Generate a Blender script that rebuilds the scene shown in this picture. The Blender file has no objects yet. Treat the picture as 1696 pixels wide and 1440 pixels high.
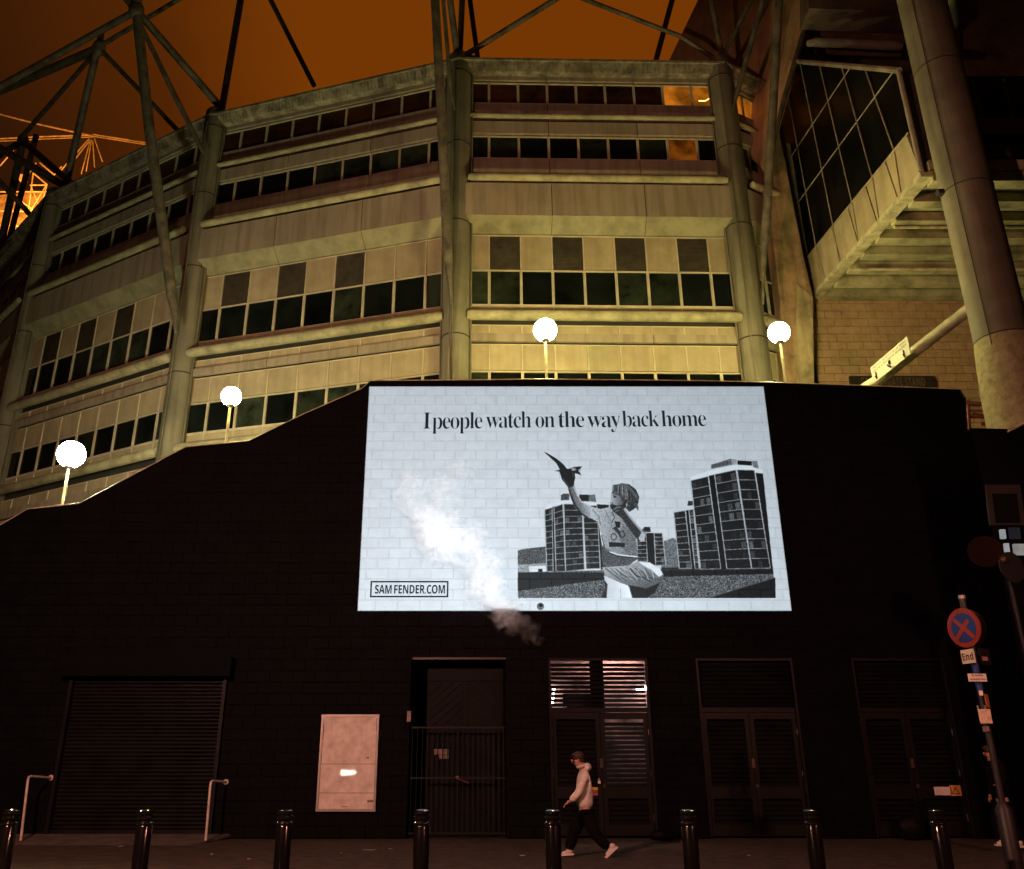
import bpy, bmesh, math, random
import numpy as np
from mathutils import Vector, Matrix
random.seed(7); np.random.seed(7)
R = math.radians
S = bpy.context.scene
COL = S.collection

# ------------------------------------------------------------------ camera, sky, lights
PITCH, FPX, PU, PV = R(20.75), 1420.0, 805.0, 720.0     # pixel numbers are those of the 1696 x 1440 photograph
EYE = Vector((0, 0, 1.6))
CP, SP = math.cos(PITCH), math.sin(PITCH)
def ray(u, v):
    a, b = (u - PU) / FPX, (PV - v) / FPX
    return Vector((a, CP - b * SP, SP + b * CP))
def at(u, v, Y):                                         # the point at distance Y that shows at (u, v)
    r = ray(u, v); return EYE + r * (Y / r.y)
def atx(u, v, X):
    r = ray(u, v); return EYE + r * (X / r.x)
def zat(v, Y): return at(PU, v, Y).z

cam = bpy.data.objects.new('camera', bpy.data.cameras.new('camera')); COL.objects.link(cam)
cam.location = EYE; cam.rotation_euler = (R(90) + PITCH, 0, 0)
cam.data.sensor_width = 36; cam.data.lens = FPX / 1696 * 36; cam.data.shift_x = (848 - PU) / 1696
cam.data.clip_start = .05; cam.data.clip_end = 1500
S.camera = cam
S.view_settings.view_transform = 'Standard'; S.view_settings.look = 'None'
S.view_settings.exposure = 0; S.view_settings.gamma = 1; S.view_settings.use_curve_mapping = False
S.render.engine = 'CYCLES'
S.cycles.use_denoising = True; S.cycles.max_bounces = 6; S.cycles.sample_clamp_indirect = 3
S.cycles.volume_bounces = 3; S.cycles.caustics_reflective = False; S.cycles.caustics_refractive = False
S.cycles.volume_step_rate = 2.0

wd = bpy.data.worlds.new('World'); S.world = wd; wd.use_nodes = True
nt = wd.node_tree; nt.nodes.clear()
def N(t, k, **kw):
    n = t.nodes.new(k)
    for a, b in kw.items(): setattr(n, a, b)
    return n
wo = N(nt, 'ShaderNodeOutputWorld'); bg = N(nt, 'ShaderNodeBackground')
tc = N(nt, 'ShaderNodeTexCoord')
# town glow on low cloud: brightest towards one part of the sky, fading to brown
dot = N(nt, 'ShaderNodeVectorMath', operation='DOT_PRODUCT'); gd = ray(930, -40).normalized(); dot.inputs[1].default_value = gd
nt.links.new(tc.outputs['Generated'], dot.inputs[0])
ns = N(nt, 'ShaderNodeTexNoise'); ns.inputs['Scale'].default_value = 2.2; ns.inputs['Detail'].default_value = 5; ns.inputs['Roughness'].default_value = .6
nt.links.new(tc.outputs['Generated'], ns.inputs['Vector'])
ma = N(nt, 'ShaderNodeMath', operation='MULTIPLY_ADD'); ma.inputs[1].default_value = .07; nt.links.new(ns.outputs['Fac'], ma.inputs[0]); nt.links.new(dot.outputs['Value'], ma.inputs[2])
rp = N(nt, 'ShaderNodeValToRGB'); nt.links.new(ma.outputs[0], rp.inputs[0])
els = rp.color_ramp.elements
els[0].position = 0.0; els[0].color = (.012, .005, .002, 1)
els[1].position = 1.0; els[1].color = (.168, .0365, .0015, 1)
for p, c in ((.70, (.016, .0055, .0018, 1)), (.87, (.030, .0080, .0016, 1)), (.95, (.082, .0180, .0013, 1))):
    e = els.new(p); e.color = c
nt.links.new(rp.outputs[0], bg.inputs[0]); bg.inputs[1].default_value = 1.0
nt.links.new(bg.outputs[0], wo.inputs[0])

def lamp(name, kind, loc, power, color, size=.1, target=None, spot=None, blend=.3):
    d = bpy.data.lights.new(name, kind); d.energy = power; d.color = color
    if kind == 'AREA': d.shape = 'RECTANGLE'; d.size = size[0]; d.size_y = size[1]
    else: d.shadow_soft_size = size
    if spot: d.spot_size = R(spot); d.spot_blend = blend
    o = bpy.data.objects.new(name, d); COL.objects.link(o); o.location = loc
    if target is not None:
        o.rotation_euler = (Vector(target) - Vector(loc)).to_track_quat('-Z', 'Y').to_euler()
    return o
# sodium street lamps on the near side of the street, and a parked car's headlights
lamp('street_lamp_light', 'SPOT', (-6.5, 4.2, 7.2), 6400, (1, .43, .30), .16, (-1.0, 15.5, 0), 152, .35)
lamp('street_lamp_light', 'SPOT', (9.5, 2.0, 7.2), 2300, (1, .36, .25), .16, (5, 15, 0), 92, .5)
lamp('headlight', 'AREA', (-6.15, -.6, 1.06), 16, (1, .86, .72), (.62, .06), (-5.9, 20, 1.0))
# the video projector across the street: a small bright lens throwing an upright rectangle on the wall
WY = 20.3
PX0, PX1, PZ0, PZ1 = -3.02, 7.18, 4.86, 10.62
PL = Vector((1.6, -2.5, 3.0))
pj = lamp('projector_light', 'SPOT', PL, 80000, (.78, .92, 1.0), .02, ((PX0 + PX1) / 2, WY, 7.6), 50, 0)
pj.data.use_nodes = True; t = pj.data.node_tree; t.nodes.clear()
g = N(t, 'ShaderNodeNewGeometry'); sx = N(t, 'ShaderNodeSeparateXYZ'); t.links.new(g.outputs['Incoming'], sx.inputs[0])
def inside(comp, base, lo, hi):
    d = N(t, 'ShaderNodeMath', operation='DIVIDE'); t.links.new(sx.outputs[comp], d.inputs[0]); t.links.new(sx.outputs['Y'], d.inputs[1])
    m = N(t, 'ShaderNodeMath', operation='MULTIPLY_ADD'); m.inputs[1].default_value = WY - PL.y; m.inputs[2].default_value = base; t.links.new(d.outputs[0], m.inputs[0])
    a = N(t, 'ShaderNodeMath', operation='GREATER_THAN'); a.inputs[1].default_value = lo; t.links.new(m.outputs[0], a.inputs[0])
    b = N(t, 'ShaderNodeMath', operation='LESS_THAN'); b.inputs[1].default_value = hi; t.links.new(m.outputs[0], b.inputs[0])
    c = N(t, 'ShaderNodeMath', operation='MULTIPLY'); t.links.new(a.outputs[0], c.inputs[0]); t.links.new(b.outputs[0], c.inputs[1])
    return c
ca, cb = inside('X', PL.x, PX0, PX1), inside('Z', PL.z, PZ0, PZ1)
cm = N(t, 'ShaderNodeMath', operation='MULTIPLY'); t.links.new(ca.outputs[0], cm.inputs[0]); t.links.new(cb.outputs[0], cm.inputs[1])
em = N(t, 'ShaderNodeEmission'); t.links.new(cm.outputs[0], em.inputs['Strength'])
lo_ = N(t, 'ShaderNodeOutputLight'); t.links.new(em.outputs[0], lo_.inputs[0])

# ------------------------------------------------------------------ materials
MATS = {}
def mat(name, col, rough=.7, metal=0, var=.25, scale=1.5, bump=0, bscale=30, streak=0, spec=.5, col2=None, coat=0):
    if name in MATS: return MATS[name]
    m = bpy.data.materials.new(name); m.use_nodes = True; t = m.node_tree; b = t.nodes['Principled BSDF']
    b.inputs['Roughness'].default_value = rough; b.inputs['Metallic'].default_value = metal
    b.inputs['Specular IOR Level'].default_value = spec; b.inputs['Coat Weight'].default_value = coat
    ge = N(t, 'ShaderNodeNewGeometry'); oi = N(t, 'ShaderNodeObjectInfo')
    n1 = N(t, 'ShaderNodeTexNoise'); n1.inputs['Scale'].default_value = scale; n1.inputs['Detail'].default_value = 6; n1.inputs['Roughness'].default_value = .62
    t.links.new(ge.outputs['Position'], n1.inputs['Vector'])
    c2 = col2 or tuple(c * (1 - var * 1.6) for c in col); c1 = tuple(min(1, c * (1 + var * .5)) for c in col)
    r = N(t, 'ShaderNodeValToRGB'); r.color_ramp.elements[0].position = .33; r.color_ramp.elements[1].position = .62
    r.color_ramp.elements[0].color = (*c2, 1); r.color_ramp.elements[1].color = (*c1, 1)
    t.links.new(n1.outputs['Fac'], r.inputs[0]); out = r.outputs[0]
    if streak:                                            # rain streaks: noise stretched downwards
        mp = N(t, 'ShaderNodeMapping'); mp.inputs['Scale'].default_value = (3.2, 3.2, .22)
        n2 = N(t, 'ShaderNodeTexNoise'); n2.inputs['Scale'].default_value = 1.3; n2.inputs['Detail'].default_value = 5
        t.links.new(ge.outputs['Position'], mp.inputs[0]); t.links.new(mp.outputs[0], n2.inputs['Vector'])
        r2 = N(t, 'ShaderNodeValToRGB'); r2.color_ramp.elements[0].position = .36; r2.color_ramp.elements[1].position = .56
        k = 1 - streak; r2.color_ramp.elements[0].color = (k, k, k * .93, 1); r2.color_ramp.elements[1].color = (1, 1, 1, 1)
        t.links.new(n2.outputs['Fac'], r2.inputs[0])
        mx = N(t, 'ShaderNodeMix', data_type='RGBA', blend_type='MULTIPLY'); mx.inputs[0].default_value = 1
        t.links.new(out, mx.inputs[6]); t.links.new(r2.outputs[0], mx.inputs[7]); out = mx.outputs[2]
    # each piece slightly its own shade
    mr = N(t, 'ShaderNodeMapRange'); mr.inputs[3].default_value = 1 - var * .45; mr.inputs[4].default_value = 1 + var * .3
    t.links.new(oi.outputs['Random'], mr.inputs[0])
    mv = N(t, 'ShaderNodeVectorMath', operation='SCALE'); t.links.new(out, mv.inputs[0]); t.links.new(mr.outputs[0], mv.inputs['Scale'])
    t.links.new(mv.outputs[0], b.inputs['Base Color'])
    if bump:
        n3 = N(t, 'ShaderNodeTexNoise'); n3.inputs['Scale'].default_value = bscale; n3.inputs['Detail'].default_value = 4
        t.links.new(ge.outputs['Position'], n3.inputs['Vector'])
        bp = N(t, 'ShaderNodeBump'); bp.inputs['Strength'].default_value = bump; bp.inputs['Distance'].default_value = .02
        t.links.new(n3.outputs['Fac'], bp.inputs['Height']); t.links.new(bp.outputs[0], b.inputs['Normal'])
    MATS[name] = m; return m
def glow(name, col, strength, noise=0):
    if name in MATS: return MATS[name]
    m = bpy.data.materials.new(name); m.use_nodes = True; t = m.node_tree; t.nodes.clear()
    e = N(t, 'ShaderNodeEmission'); o = N(t, 'ShaderNodeOutputMaterial'); e.inputs[0].default_value = (*col, 1); e.inputs[1].default_value = strength
    if noise:
        ge = N(t, 'ShaderNodeNewGeometry'); n1 = N(t, 'ShaderNodeTexNoise'); n1.inputs['Scale'].default_value = 1.4; n1.inputs['Detail'].default_value = 3
        t.links.new(ge.outputs['Position'], n1.inputs['Vector'])
        mr = N(t, 'ShaderNodeMapRange'); mr.inputs[1].default_value = .35; mr.inputs[2].default_value = .65; mr.inputs[3].default_value = strength * (1 - noise); mr.inputs[4].default_value = strength
        t.links.new(n1.outputs['Fac'], mr.inputs[0]); t.links.new(mr.outputs[0], e.inputs[1])
    t.links.new(e.outputs[0], o.inputs[0]); MATS[name] = m; return m

M_panel = mat('stained_panel', (.34, .272, .20), .75, var=.10, scale=.5, bump=.25, bscale=40, streak=.26)
M_panel2 = mat('beige_infill', (.40, .32, .20), .7, var=.12, scale=1.2, bump=.1, streak=.12)
M_soffit = mat('soffit_painted_green_light', (.26, .235, .135), .85, var=.2, scale=1.6, bump=.3)  # greenish light from below is put into this base colour
M_slope = mat('weathered_band', (.42, .31, .26), .8, var=.25, scale=1.2, streak=.2)
M_ledge = mat('mossy_ledge', (.36, .32, .19), .85, var=.3, scale=1.8, bump=.5, bscale=22, col2=(.20, .18, .095))
M_conc = mat('column_render', (.20, .175, .12), .8, var=.15, scale=.7, bump=.3, bscale=50, streak=.35)
M_conc_d = mat('grey_column', (.17, .145, .10), .75, var=.2, scale=.7, bump=.25, bscale=50, streak=.25)
M_rough = mat('rough_concrete', (.30, .27, .14), .95, var=.22, scale=5, bump=1.0, bscale=14)
M_frame = mat('window_frame', (.55, .47, .33), .45, var=.15)
M_glass = mat('dark_glazing', (.006, .008, .007), .10, var=.5, scale=.6, spec=.3)
M_glassA = mat('glazing_painted_reflection', (.050, .017, .006), .12, var=.9, scale=.9, spec=.3, col2=(.010, .007, .005))  # brown reflections painted into the pane colour
M_glass2 = mat('glazing_painted_faint_light', (.022, .028, .018), .14, var=.9, scale=1.3, spec=.3, col2=(.006, .008, .006))  # faint room light painted as a paler, greenish pane colour
M_louv = mat('dark_louvre', (.09, .075, .045), .6, var=.3, scale=3)
M_steel = mat('painted_steel', (.125, .10, .07), .6, var=.4, scale=2.4, bump=.2, bscale=20)
M_steel_d = mat('dark_steel', (.10, .075, .055), .65, var=.4, scale=2)
M_rib = mat('ribbed_eave', (.32, .27, .19), .8, var=.4, scale=3, streak=.4)
M_gap = mat('joint_shadow_gap', (.03, .025, .02), .9)
M_black = mat('black_masonry_paint', (.0026, .0032, .0038), .6, var=.3, scale=2.2, bump=.5, bscale=60, spec=.06)
M_blackd = mat('black_gloss_paint', (.0072, .0076, .0086), .42, var=.3, scale=2, bump=.08, spec=.18)
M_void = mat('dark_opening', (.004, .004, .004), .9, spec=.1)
M_bollard = mat('bollard_gloss', (.005, .0045, .0045), .14, var=.2, spec=.5, coat=.15)
M_ground = mat('worn_asphalt', (.052, .036, .022), .85, var=.45, scale=3.5, bump=.8, bscale=90)
M_ramp = mat('concrete_ramp', (.11, .095, .08), .85, var=.3, scale=3, bump=.5, bscale=70)
M_cope = mat('coping_metal', (.50, .44, .28), .35, var=.3, scale=4)
M_clad = mat('brown_cladding', (.60, .38, .20), .6, var=.2, scale=.5, bump=.1, streak=.2)
M_pier = mat('brown_pier', (.34, .22, .12), .8, var=.35, scale=1.2, bump=.4, streak=.35)
M_brick = mat('yellow_block', (.42, .27, .145), .85, var=.14, scale=3, bump=.5, bscale=60)
M_mortar = mat('mortar', (.22, .17, .10), .95, var=.3)
M_maroon = mat('maroon_rail', (.14, .025, .025), .5, var=.2)
M_white = mat('white_plate', (.78, .72, .66), .4, var=.12, scale=6)
M_ink = mat('black_ink', (.012, .010, .010), .5)
M_case = mat('poster_case_sheet', (.76, .70, .64), .035, var=.16, scale=4, bump=.02, bscale=5, spec=.6)
M_alu = mat('grey_case_frame', (.38, .35, .33), .35, metal=.3, var=.1)
M_rail = mat('handrail_paint', (.62, .52, .45), .45, var=.2, scale=8)
M_globe = glow('lit_globe', (1.0, .90, .34), 265)
M_globe2 = glow('lit_globe_white', (.97, .97, .62), 360)
M_globe3 = glow('lit_globe_soft', (1.0, .90, .34), 210)
M_litroom = glow('lit_room', (1.0, .28, .015), .55, .75)
M_litroom2 = glow('dim_lit_room', (1.0, .25, .02), .2, .8)
M_tube = glow('lit_tube', (1, .62, .14), 3.5)
M_white_tube = glow('white_tube', (1, .95, .95), 30)

# ------------------------------------------------------------------ mesh helpers
class MB:
    def __init__(s): s.v, s.f, s.m = [], [], []
    def quad_box(s, o, ex, ey, ez):
        o, ex, ey, ez = map(Vector, (o, ex, ey, ez)); b = len(s.v)
        for k in range(8):
            s.v.append(o + ex * (k & 1) + ey * ((k >> 1) & 1) + ez * ((k >> 2) & 1))
        s.f += [[b + i for i in q] for q in ((0, 2, 3, 1), (4, 5, 7, 6), (0, 1, 5, 4), (2, 6, 7, 3), (0, 4, 6, 2), (1, 3, 7, 5))]
        return s
    def box(s, x0, x1, y0, y1, z0, z1): return s.quad_box((x0, y0, z0), (x1 - x0, 0, 0), (0, y1 - y0, 0), (0, 0, z1 - z0))
    def prism(s, pts, d):                                 # polygon pts extruded by vector d
        pts = [Vector(p) for p in pts]; d = Vector(d); b = len(s.v); n = len(pts)
        s.v += pts + [p + d for p in pts]
        s.f.append([b + i for i in range(n)]); s.f.append([b + n + i for i in reversed(range(n))])
        for i in range(n): j = (i + 1) % n; s.f.append([b + i, b + n + i, b + n + j, b + j])
        return s
    def tube(s, pts, rs, n=12, cap=True):
        pts = [Vector(p) for p in pts]
        if not isinstance(rs, (list, tuple)): rs = [rs] * len(pts)
        b = len(s.v); up = None
        for i, p in enumerate(pts):
            d = (pts[min(i + 1, len(pts) - 1)] - pts[max(i - 1, 0)]).normalized()
            if up is None: up = d.orthogonal().normalized()
            up = (up - d * up.dot(d)).normalized(); w = d.cross(up)
            for k in range(n):
                a = 2 * math.pi * k / n; s.v.append(p + (up * math.cos(a) + w * math.sin(a)) * rs[i])
        for i in range(len(pts) - 1):
            for k in range(n):
                k2 = (k + 1) % n; s.f.append([b + i * n + k, b + i * n + k2, b + (i + 1) * n + k2, b + (i + 1) * n + k])
        if cap:
            s.f.append([b + k for k in reversed(range(n))]); s.f.append([b + (len(pts) - 1) * n + k for k in range(n)])
        return s
    def lathe(s, o, prof, n=20):                          # prof: (r, z) pairs, about a vertical axis
        return s.tube([Vector(o) + Vector((0, 0, z)) for r, z in prof], [max(r, .001) for r, z in prof], n)
    def ball(s, c, r, n=20, sc=(1, 1, 1)):
        c = Vector(c); b = len(s.v); m = n // 2
        for i in range(m + 1):
            th = math.pi * i / m
            for k in range(n):
                a = 2 * math.pi * k / n
                s.v.append(c + Vector((math.sin(th) * math.cos(a) * r * sc[0], math.sin(th) * math.sin(a) * r * sc[1], math.cos(th) * r * sc[2])))
        for i in range(m):
            for k in range(n):
                k2 = (k + 1) % n; s.f.append([b + i * n + k, b + (i + 1) * n + k, b + (i + 1) * n + k2, b + i * n + k2])
        return s
    def mesh(s, name, smooth=False, weld=False):
        me = bpy.data.meshes.new(name); me.from_pydata([tuple(v) for v in s.v], [], s.f); me.update()
        bm = bmesh.new(); bm.from_mesh(me)
        if weld: bmesh.ops.remove_doubles(bm, verts=bm.verts, dist=1e-5)
        bmesh.ops.recalc_face_normals(bm, faces=bm.faces); bm.to_mesh(me); bm.free()
        if smooth:
            me.shade_smooth()
            try: me.set_sharp_from_angle(angle=R(40))
            except Exception: pass
        return me
    def build(s, name, m, parent=None, smooth=False, **kw):
        return put(name, s.mesh(name, smooth), m, parent, **kw)

def put(name, me, m, parent=None, loc=None, rz=0, label=None, kind=None, cat=None, group=None, scale=None):
    o = bpy.data.objects.new(name, me); COL.objects.link(o)
    if m is not None and not me.materials: me.materials.append(m)
    elif m is not None and me.materials[0] != m:
        o.material_slots[0].link = 'OBJECT'; o.material_slots[0].material = m
    if loc is not None: o.location = loc
    if rz: o.rotation_euler[2] = rz
    if scale is not None: o.scale = scale
    if parent is not None:
        o.parent = parent
        q = parent; off = Vector((0, 0, 0))
        o.matrix_parent_inverse = world(parent).inverted()
    for k, v in (('label', label), ('kind', kind), ('category', cat), ('group', group)):
        if v: o[k] = v
    return o
def world(o):
    m = Matrix.LocRotScale(o.location, o.rotation_euler, o.scale)
    return (world(o.parent) @ o.matrix_parent_inverse @ m) if o.parent else m
def thing(name, loc, label, cat, group=None, rz=0):
    o = bpy.data.objects.new(name, None); COL.objects.link(o); o.location = loc; o.rotation_euler[2] = rz
    o['label'] = label; o['category'] = cat
    if group: o['group'] = group
    return o
def dup(o, loc, label):
    r = o.copy(); COL.objects.link(r); r.location = loc; r['label'] = label
    for ch in [c for c in S.objects if c.parent == o]:
        c = ch.copy(); COL.objects.link(c); c.parent = r; c.matrix_parent_inverse = ch.matrix_parent_inverse.copy()
        for g_ in [x for x in S.objects if x.parent == ch]:
            d = g_.copy(); COL.objects.link(d); d.parent = c; d.matrix_parent_inverse = g_.matrix_parent_inverse.copy()
    return r
CACHE = {}
def shared(key, fn):
    if key not in CACHE: CACHE[key] = fn()
    return CACHE[key]
def text_mesh(body, size=1, offset=0, extrude=.0, spacing=1, align='LEFT', wspace=1):
    c = bpy.data.curves.new('text', 'FONT'); c.body = body; c.size = size; c.offset = offset; c.extrude = extrude
    c.space_character = spacing; c.space_word = wspace; c.align_x = align; c.resolution_u = 5
    o = bpy.data.objects.new('text', c); COL.objects.link(o)
    dg = bpy.context.evaluated_depsgraph_get(); me = bpy.data.meshes.new_from_object(o.evaluated_get(dg))
    bpy.data.objects.remove(o); bpy.data.curves.remove(c)
    return me
def fit_text(me, p0, ux, uz, w, h=None):
    """lay the text mesh out from p0 along ux (width w) and uz (height h or proportional)."""
    xs = [v.co.x for v in me.vertices]; ys = [v.co.y for v in me.vertices]
    x0, x1, y0, y1 = min(xs), max(xs), min(ys), max(ys)
    sx_ = w / (x1 - x0); sy_ = (h / (y1 - y0)) if h else sx_
    ux, uz = Vector(ux).normalized(), Vector(uz).normalized(); nrm = ux.cross(uz)
    for v in me.vertices:
        v.co = Vector(p0) + ux * ((v.co.x - x0) * sx_) + uz * ((v.co.y - y0) * sy_) + nrm * v.co.z
    me.update(); return me
def bold(s):
    return ''.join(chr(0x1D5D4 + ord(c) - 65) if 'A' <= c <= 'Z' else chr(0x1D5EE + ord(c) - 97) if 'a' <= c <= 'z' else c for c in s)
def serif(s):
    o = ''
    for ch in s:
        if 'A' <= ch <= 'Z': o += chr(0x1D400 + ord(ch) - 65)
        elif 'a' <= ch <= 'z': o += chr(0x1D41A + ord(ch) - 97)
        else: o += ch
    return o

# ------------------------------------------------------------------ ground
gb = MB(); gb.prism([(-400, -60, 0), (400, -60, 0), (400, 400, 0), (-400, 400, 0)], (0, 0, -.5)); gb.build('pavement', M_ground, kind='structure')
MB().prism([(-9.5, 18.9, .004), (-5.9, 18.9, .004), (-5.5, WY, .10), (-10.2, WY, .10)], (0, 0, -.05)).build('ramp', M_ramp, kind='structure')

# ------------------------------------------------------------------ black wall
SIL = [(-60, 884), (0, 874), (46, 847), (131, 838), (308, 744), (412, 734), (502, 690), (600, 647), (614, 634.5), (900, 632), (1160, 634.5), (1269, 637), (1500, 645), (1590, 648.5), (1599, 662), (1607, 709)]
top = [at(u, v, WY) for u, v in SIL]
wall = thing('painted_block_wall', (0, WY, 0), 'long matt black painted block wall with a stepped sloping top edge along the pavement', 'wall')
OPEN = {}                                                 # x0, x1, z0, z1 of everything let into or lying on the wall
def rect_px(u0, u1, v0, v1):
    a, b = at(u0, v1, WY), at(u1, v1, WY); return [a.x, b.x, max(0, a.z), at(u0, v0, WY).z]
OPEN['shutter'] = [at(96, 1245, WY).x, at(366, 1245, WY).x, .1, at(0, 1091, WY).z]
OPEN['gate'] = rect_px(673, 840, 1093, 1390)
dz1 = at(0, 1090, WY).z
OPEN['d2'] = [at(911, 1240, WY).x, at(1082, 1240, WY).x, 0, dz1]
OPEN['d3'] = [at(1164, 1240, WY).x, at(1331, 1240, WY).x, 0, dz1]
OPEN['d4'] = [at(1431, 1240, WY).x, at(1590, 1240, WY).x, 0, dz1]
xe = top[-1].x
xl, xr = -16.5, xe
# backing with openings: columns between openings, lintels above them
order = sorted([OPEN[k] for k in OPEN], key=lambda r: r[0])
def ztop(x):
    for a, b in zip(top[:-1], top[1:]):
        if a.x <= x <= b.x: return a.z + (b.z - a.z) * (x - a.x) / max(b.x - a.x, 1e-6)
    return top[0].z if x < top[0].x else top[-1].z
BK = .40
mb = MB(); x = xl
pieces = []
for r in order: pieces += [(x, r[0], 0), (r[0], r[1], r[3])]; x = r[1]
pieces.append((x, xr, 0))
for a, b, zl in pieces:
    pts = [(a, WY, zl), (b, WY, zl), (b, WY, ztop(b))] + [(p.x, WY, p.z) for p in reversed(top) if a + .01 < p.x < b - .01] + [(a, WY, ztop(a))]
    mb.prism(pts, (0, BK, 0))
mb.build('render_backing', M_black, wall)
MB().box(xl, xr, WY + BK + .7, WY + BK + .8, 0, 6.5).build('inner_leaf', M_void, wall)
cb_ = MB()
for a, b in zip(top[:-1], top[1:]):
    cb_.prism([(a.x, WY - .035, a.z), (b.x, WY - .035, b.z), (b.x, WY - .035, b.z + .035), (a.x, WY - .035, a.z + .035)], (0, BK + .07, 0))
cb_.build('coping', M_black, wall)
gl_ = MB()
for a, b in zip(top[:-2], top[1:-1]):
    gl_.tube([(a.x, WY + .0, a.z + .055), (b.x, WY + .0, b.z + .055)], .022, 10)
gl_.build('coping_highlight', M_cope, wall)  # pale tube added for the light caught along the coping edge

BW, BH, JT = .52, .25, .012
def block_mesh(w, h, name='block', proud=.012, ch=.008, depth=None):
    """a block face standing proud with chamfered edges; origin at its lower left on the wall plane, facing -Y"""
    m = MB(); a = JT / 2
    o = [(a, 0, a), (w - a, 0, a), (w - a, 0, h - a), (a, 0, h - a)]
    i = [(a + ch, -proud, a + ch), (w - a - ch, -proud, a + ch), (w - a - ch, -proud, h - a - ch), (a + ch, -proud, h - a - ch)]
    m.v = [Vector(p) for p in o + i]; m.f = [[4, 5, 6, 7], [0, 1, 5, 4], [1, 2, 6, 5], [2, 3, 7, 6], [3, 0, 4, 7]]
    return m
def lay(x0, x1, z0, z1, skip, topf=None, zbase=0.0):
    out = []; j0 = int(math.floor((z0 - zbase) / BH + 1e-6)); j = j0
    while zbase + (j + 1) * BH <= z1 + 1e-6:
        z = zbase + j * BH; off = (j % 2) * BW / 2; x = math.floor((x0 - off) / BW) * BW + off
        cuts = [(x0, x1)]
        for r in skip:
            if r[2] < z + BH - .02 and r[3] > z + .02:
                nc = []
                for a, b in cuts:
                    if r[1] <= a or r[0] >= b: nc.append((a, b)); continue
                    if r[0] > a: nc.append((a, r[0]))
                    if r[1] < b: nc.append((r[1], b))
                cuts = nc
        while x < x1:
            for a, b in cuts:
                p, q = max(x, a), min(x + BW, b)
                if q - p > .08 and (topf is None or min(topf(p), topf(q)) > z + BH): out.append((round(p, 3), round(z, 3), round(q - p, 3)))
            x += BW
        j += 1
    return out
skipw = list(OPEN.values()) + [[PX0, PX1, PZ0, PZ1]]
bl = lay(xl, xr, 0, 11, skipw, ztop)
bl.sort(key=lambda b: (b[0] + b[2] / 2 - 2.5) ** 2 * .55 + (b[1] - 1.5) ** 2 * 2)
for p, z, w in bl[:300]:
    me = shared(('wb', round(w, 2)), lambda: block_mesh(round(w, 2), BH).mesh('block'))
    put('block', me, M_black, wall, loc=(p, WY - random.uniform(0, .003), z))
ms = MB()
for p, z, w in bl[300:]:
    b_ = block_mesh(w, BH); k = len(ms.v); ms.v += [v + Vector((p, WY, z)) for v in b_.v]; ms.f += [[k + i for i in f] for f in b_.f]
ms.build('block_courses', M_black, wall, kind='stuff')
MB().prism([(-16.5, WY + BK, 4.05), (xe, WY + BK, 4.05), (xe, WY + BK, 9.3), (5, WY + BK, 9.5), (-2.6, WY + BK, 9.5), (-7.5, WY + BK, 7.9), (-12, WY + BK, 6.2), (-16.5, WY + BK, 4.8)], (0, .15, 0)).build('retaining_backing', M_void, wall)

# ------------------------------------------------------------------ the projected picture
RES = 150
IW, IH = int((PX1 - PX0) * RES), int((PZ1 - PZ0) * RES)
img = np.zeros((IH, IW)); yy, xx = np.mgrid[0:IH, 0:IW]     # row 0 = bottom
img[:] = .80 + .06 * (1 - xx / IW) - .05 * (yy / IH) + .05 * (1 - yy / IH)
def blurnoise(s):
    a = np.random.rand(IH // s + 2, IW // s + 2); return np.kron(a, np.ones((s, s)))[:IH, :IW]
grain = blurnoise(2) * .5 + np.random.rand(IH, IW) * .5
def q7(x, y): return (840 + x / 3.687, 730 + y / 3.687)
def ras(u, v):
    p = at(u, v, WY); return ((p.x - PX0) * RES, (p.z - PZ0) * RES)
def pmask(pts):
    P = [ras(*q7(x, y)) for x, y in pts]; xs = [p[0] for p in P]; ys = [p[1] for p in P]
    a, b = max(0, int(min(xs))), min(IW, int(max(xs)) + 2); c, d = max(0, int(min(ys))), min(IH, int(max(ys)) + 2)
    X, Y = xx[c:d, a:b] + .5, yy[c:d, a:b] + .5; m = np.zeros(X.shape, bool)
    for i in range(len(P)):
        (x1, y1), (x2, y2) = P[i], P[(i + 1) % len(P)]
        if y1 == y2: continue
        m ^= ((Y > y1) != (Y > y2)) & (X < (x2 - x1) * (Y - y1) / (y2 - y1) + x1)
    return (slice(c, d), slice(a, b)), m
def fill(pts, g, gr=0, g2=None, dirn=(1, 0)):
    sl, m = pmask(pts); v = np.full(m.shape, float(g))
    if g2 is not None:
        X, Y = xx[sl], yy[sl]; t_ = X * dirn[0] + Y * dirn[1]; t_ = (t_ - t_[m].min()) / max(np.ptp(t_[m]), 1)
        v = g + (g2 - g) * t_
    v = v + gr * (grain[sl] - .5) * 1.5; img[sl][m] = np.clip(v, 0, 1)[m]
def line(p, q, w, g):
    (x1, y1), (x2, y2) = p, q; l = math.hypot(x2 - x1, y2 - y1) or 1; nx, ny = -(y2 - y1) / l * w / 2, (x2 - x1) / l * w / 2
    fill([(x1 + nx, y1 + ny), (x2 + nx, y2 + ny), (x2 - nx, y2 - ny), (x1 - nx, y1 - ny)], g)
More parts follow.
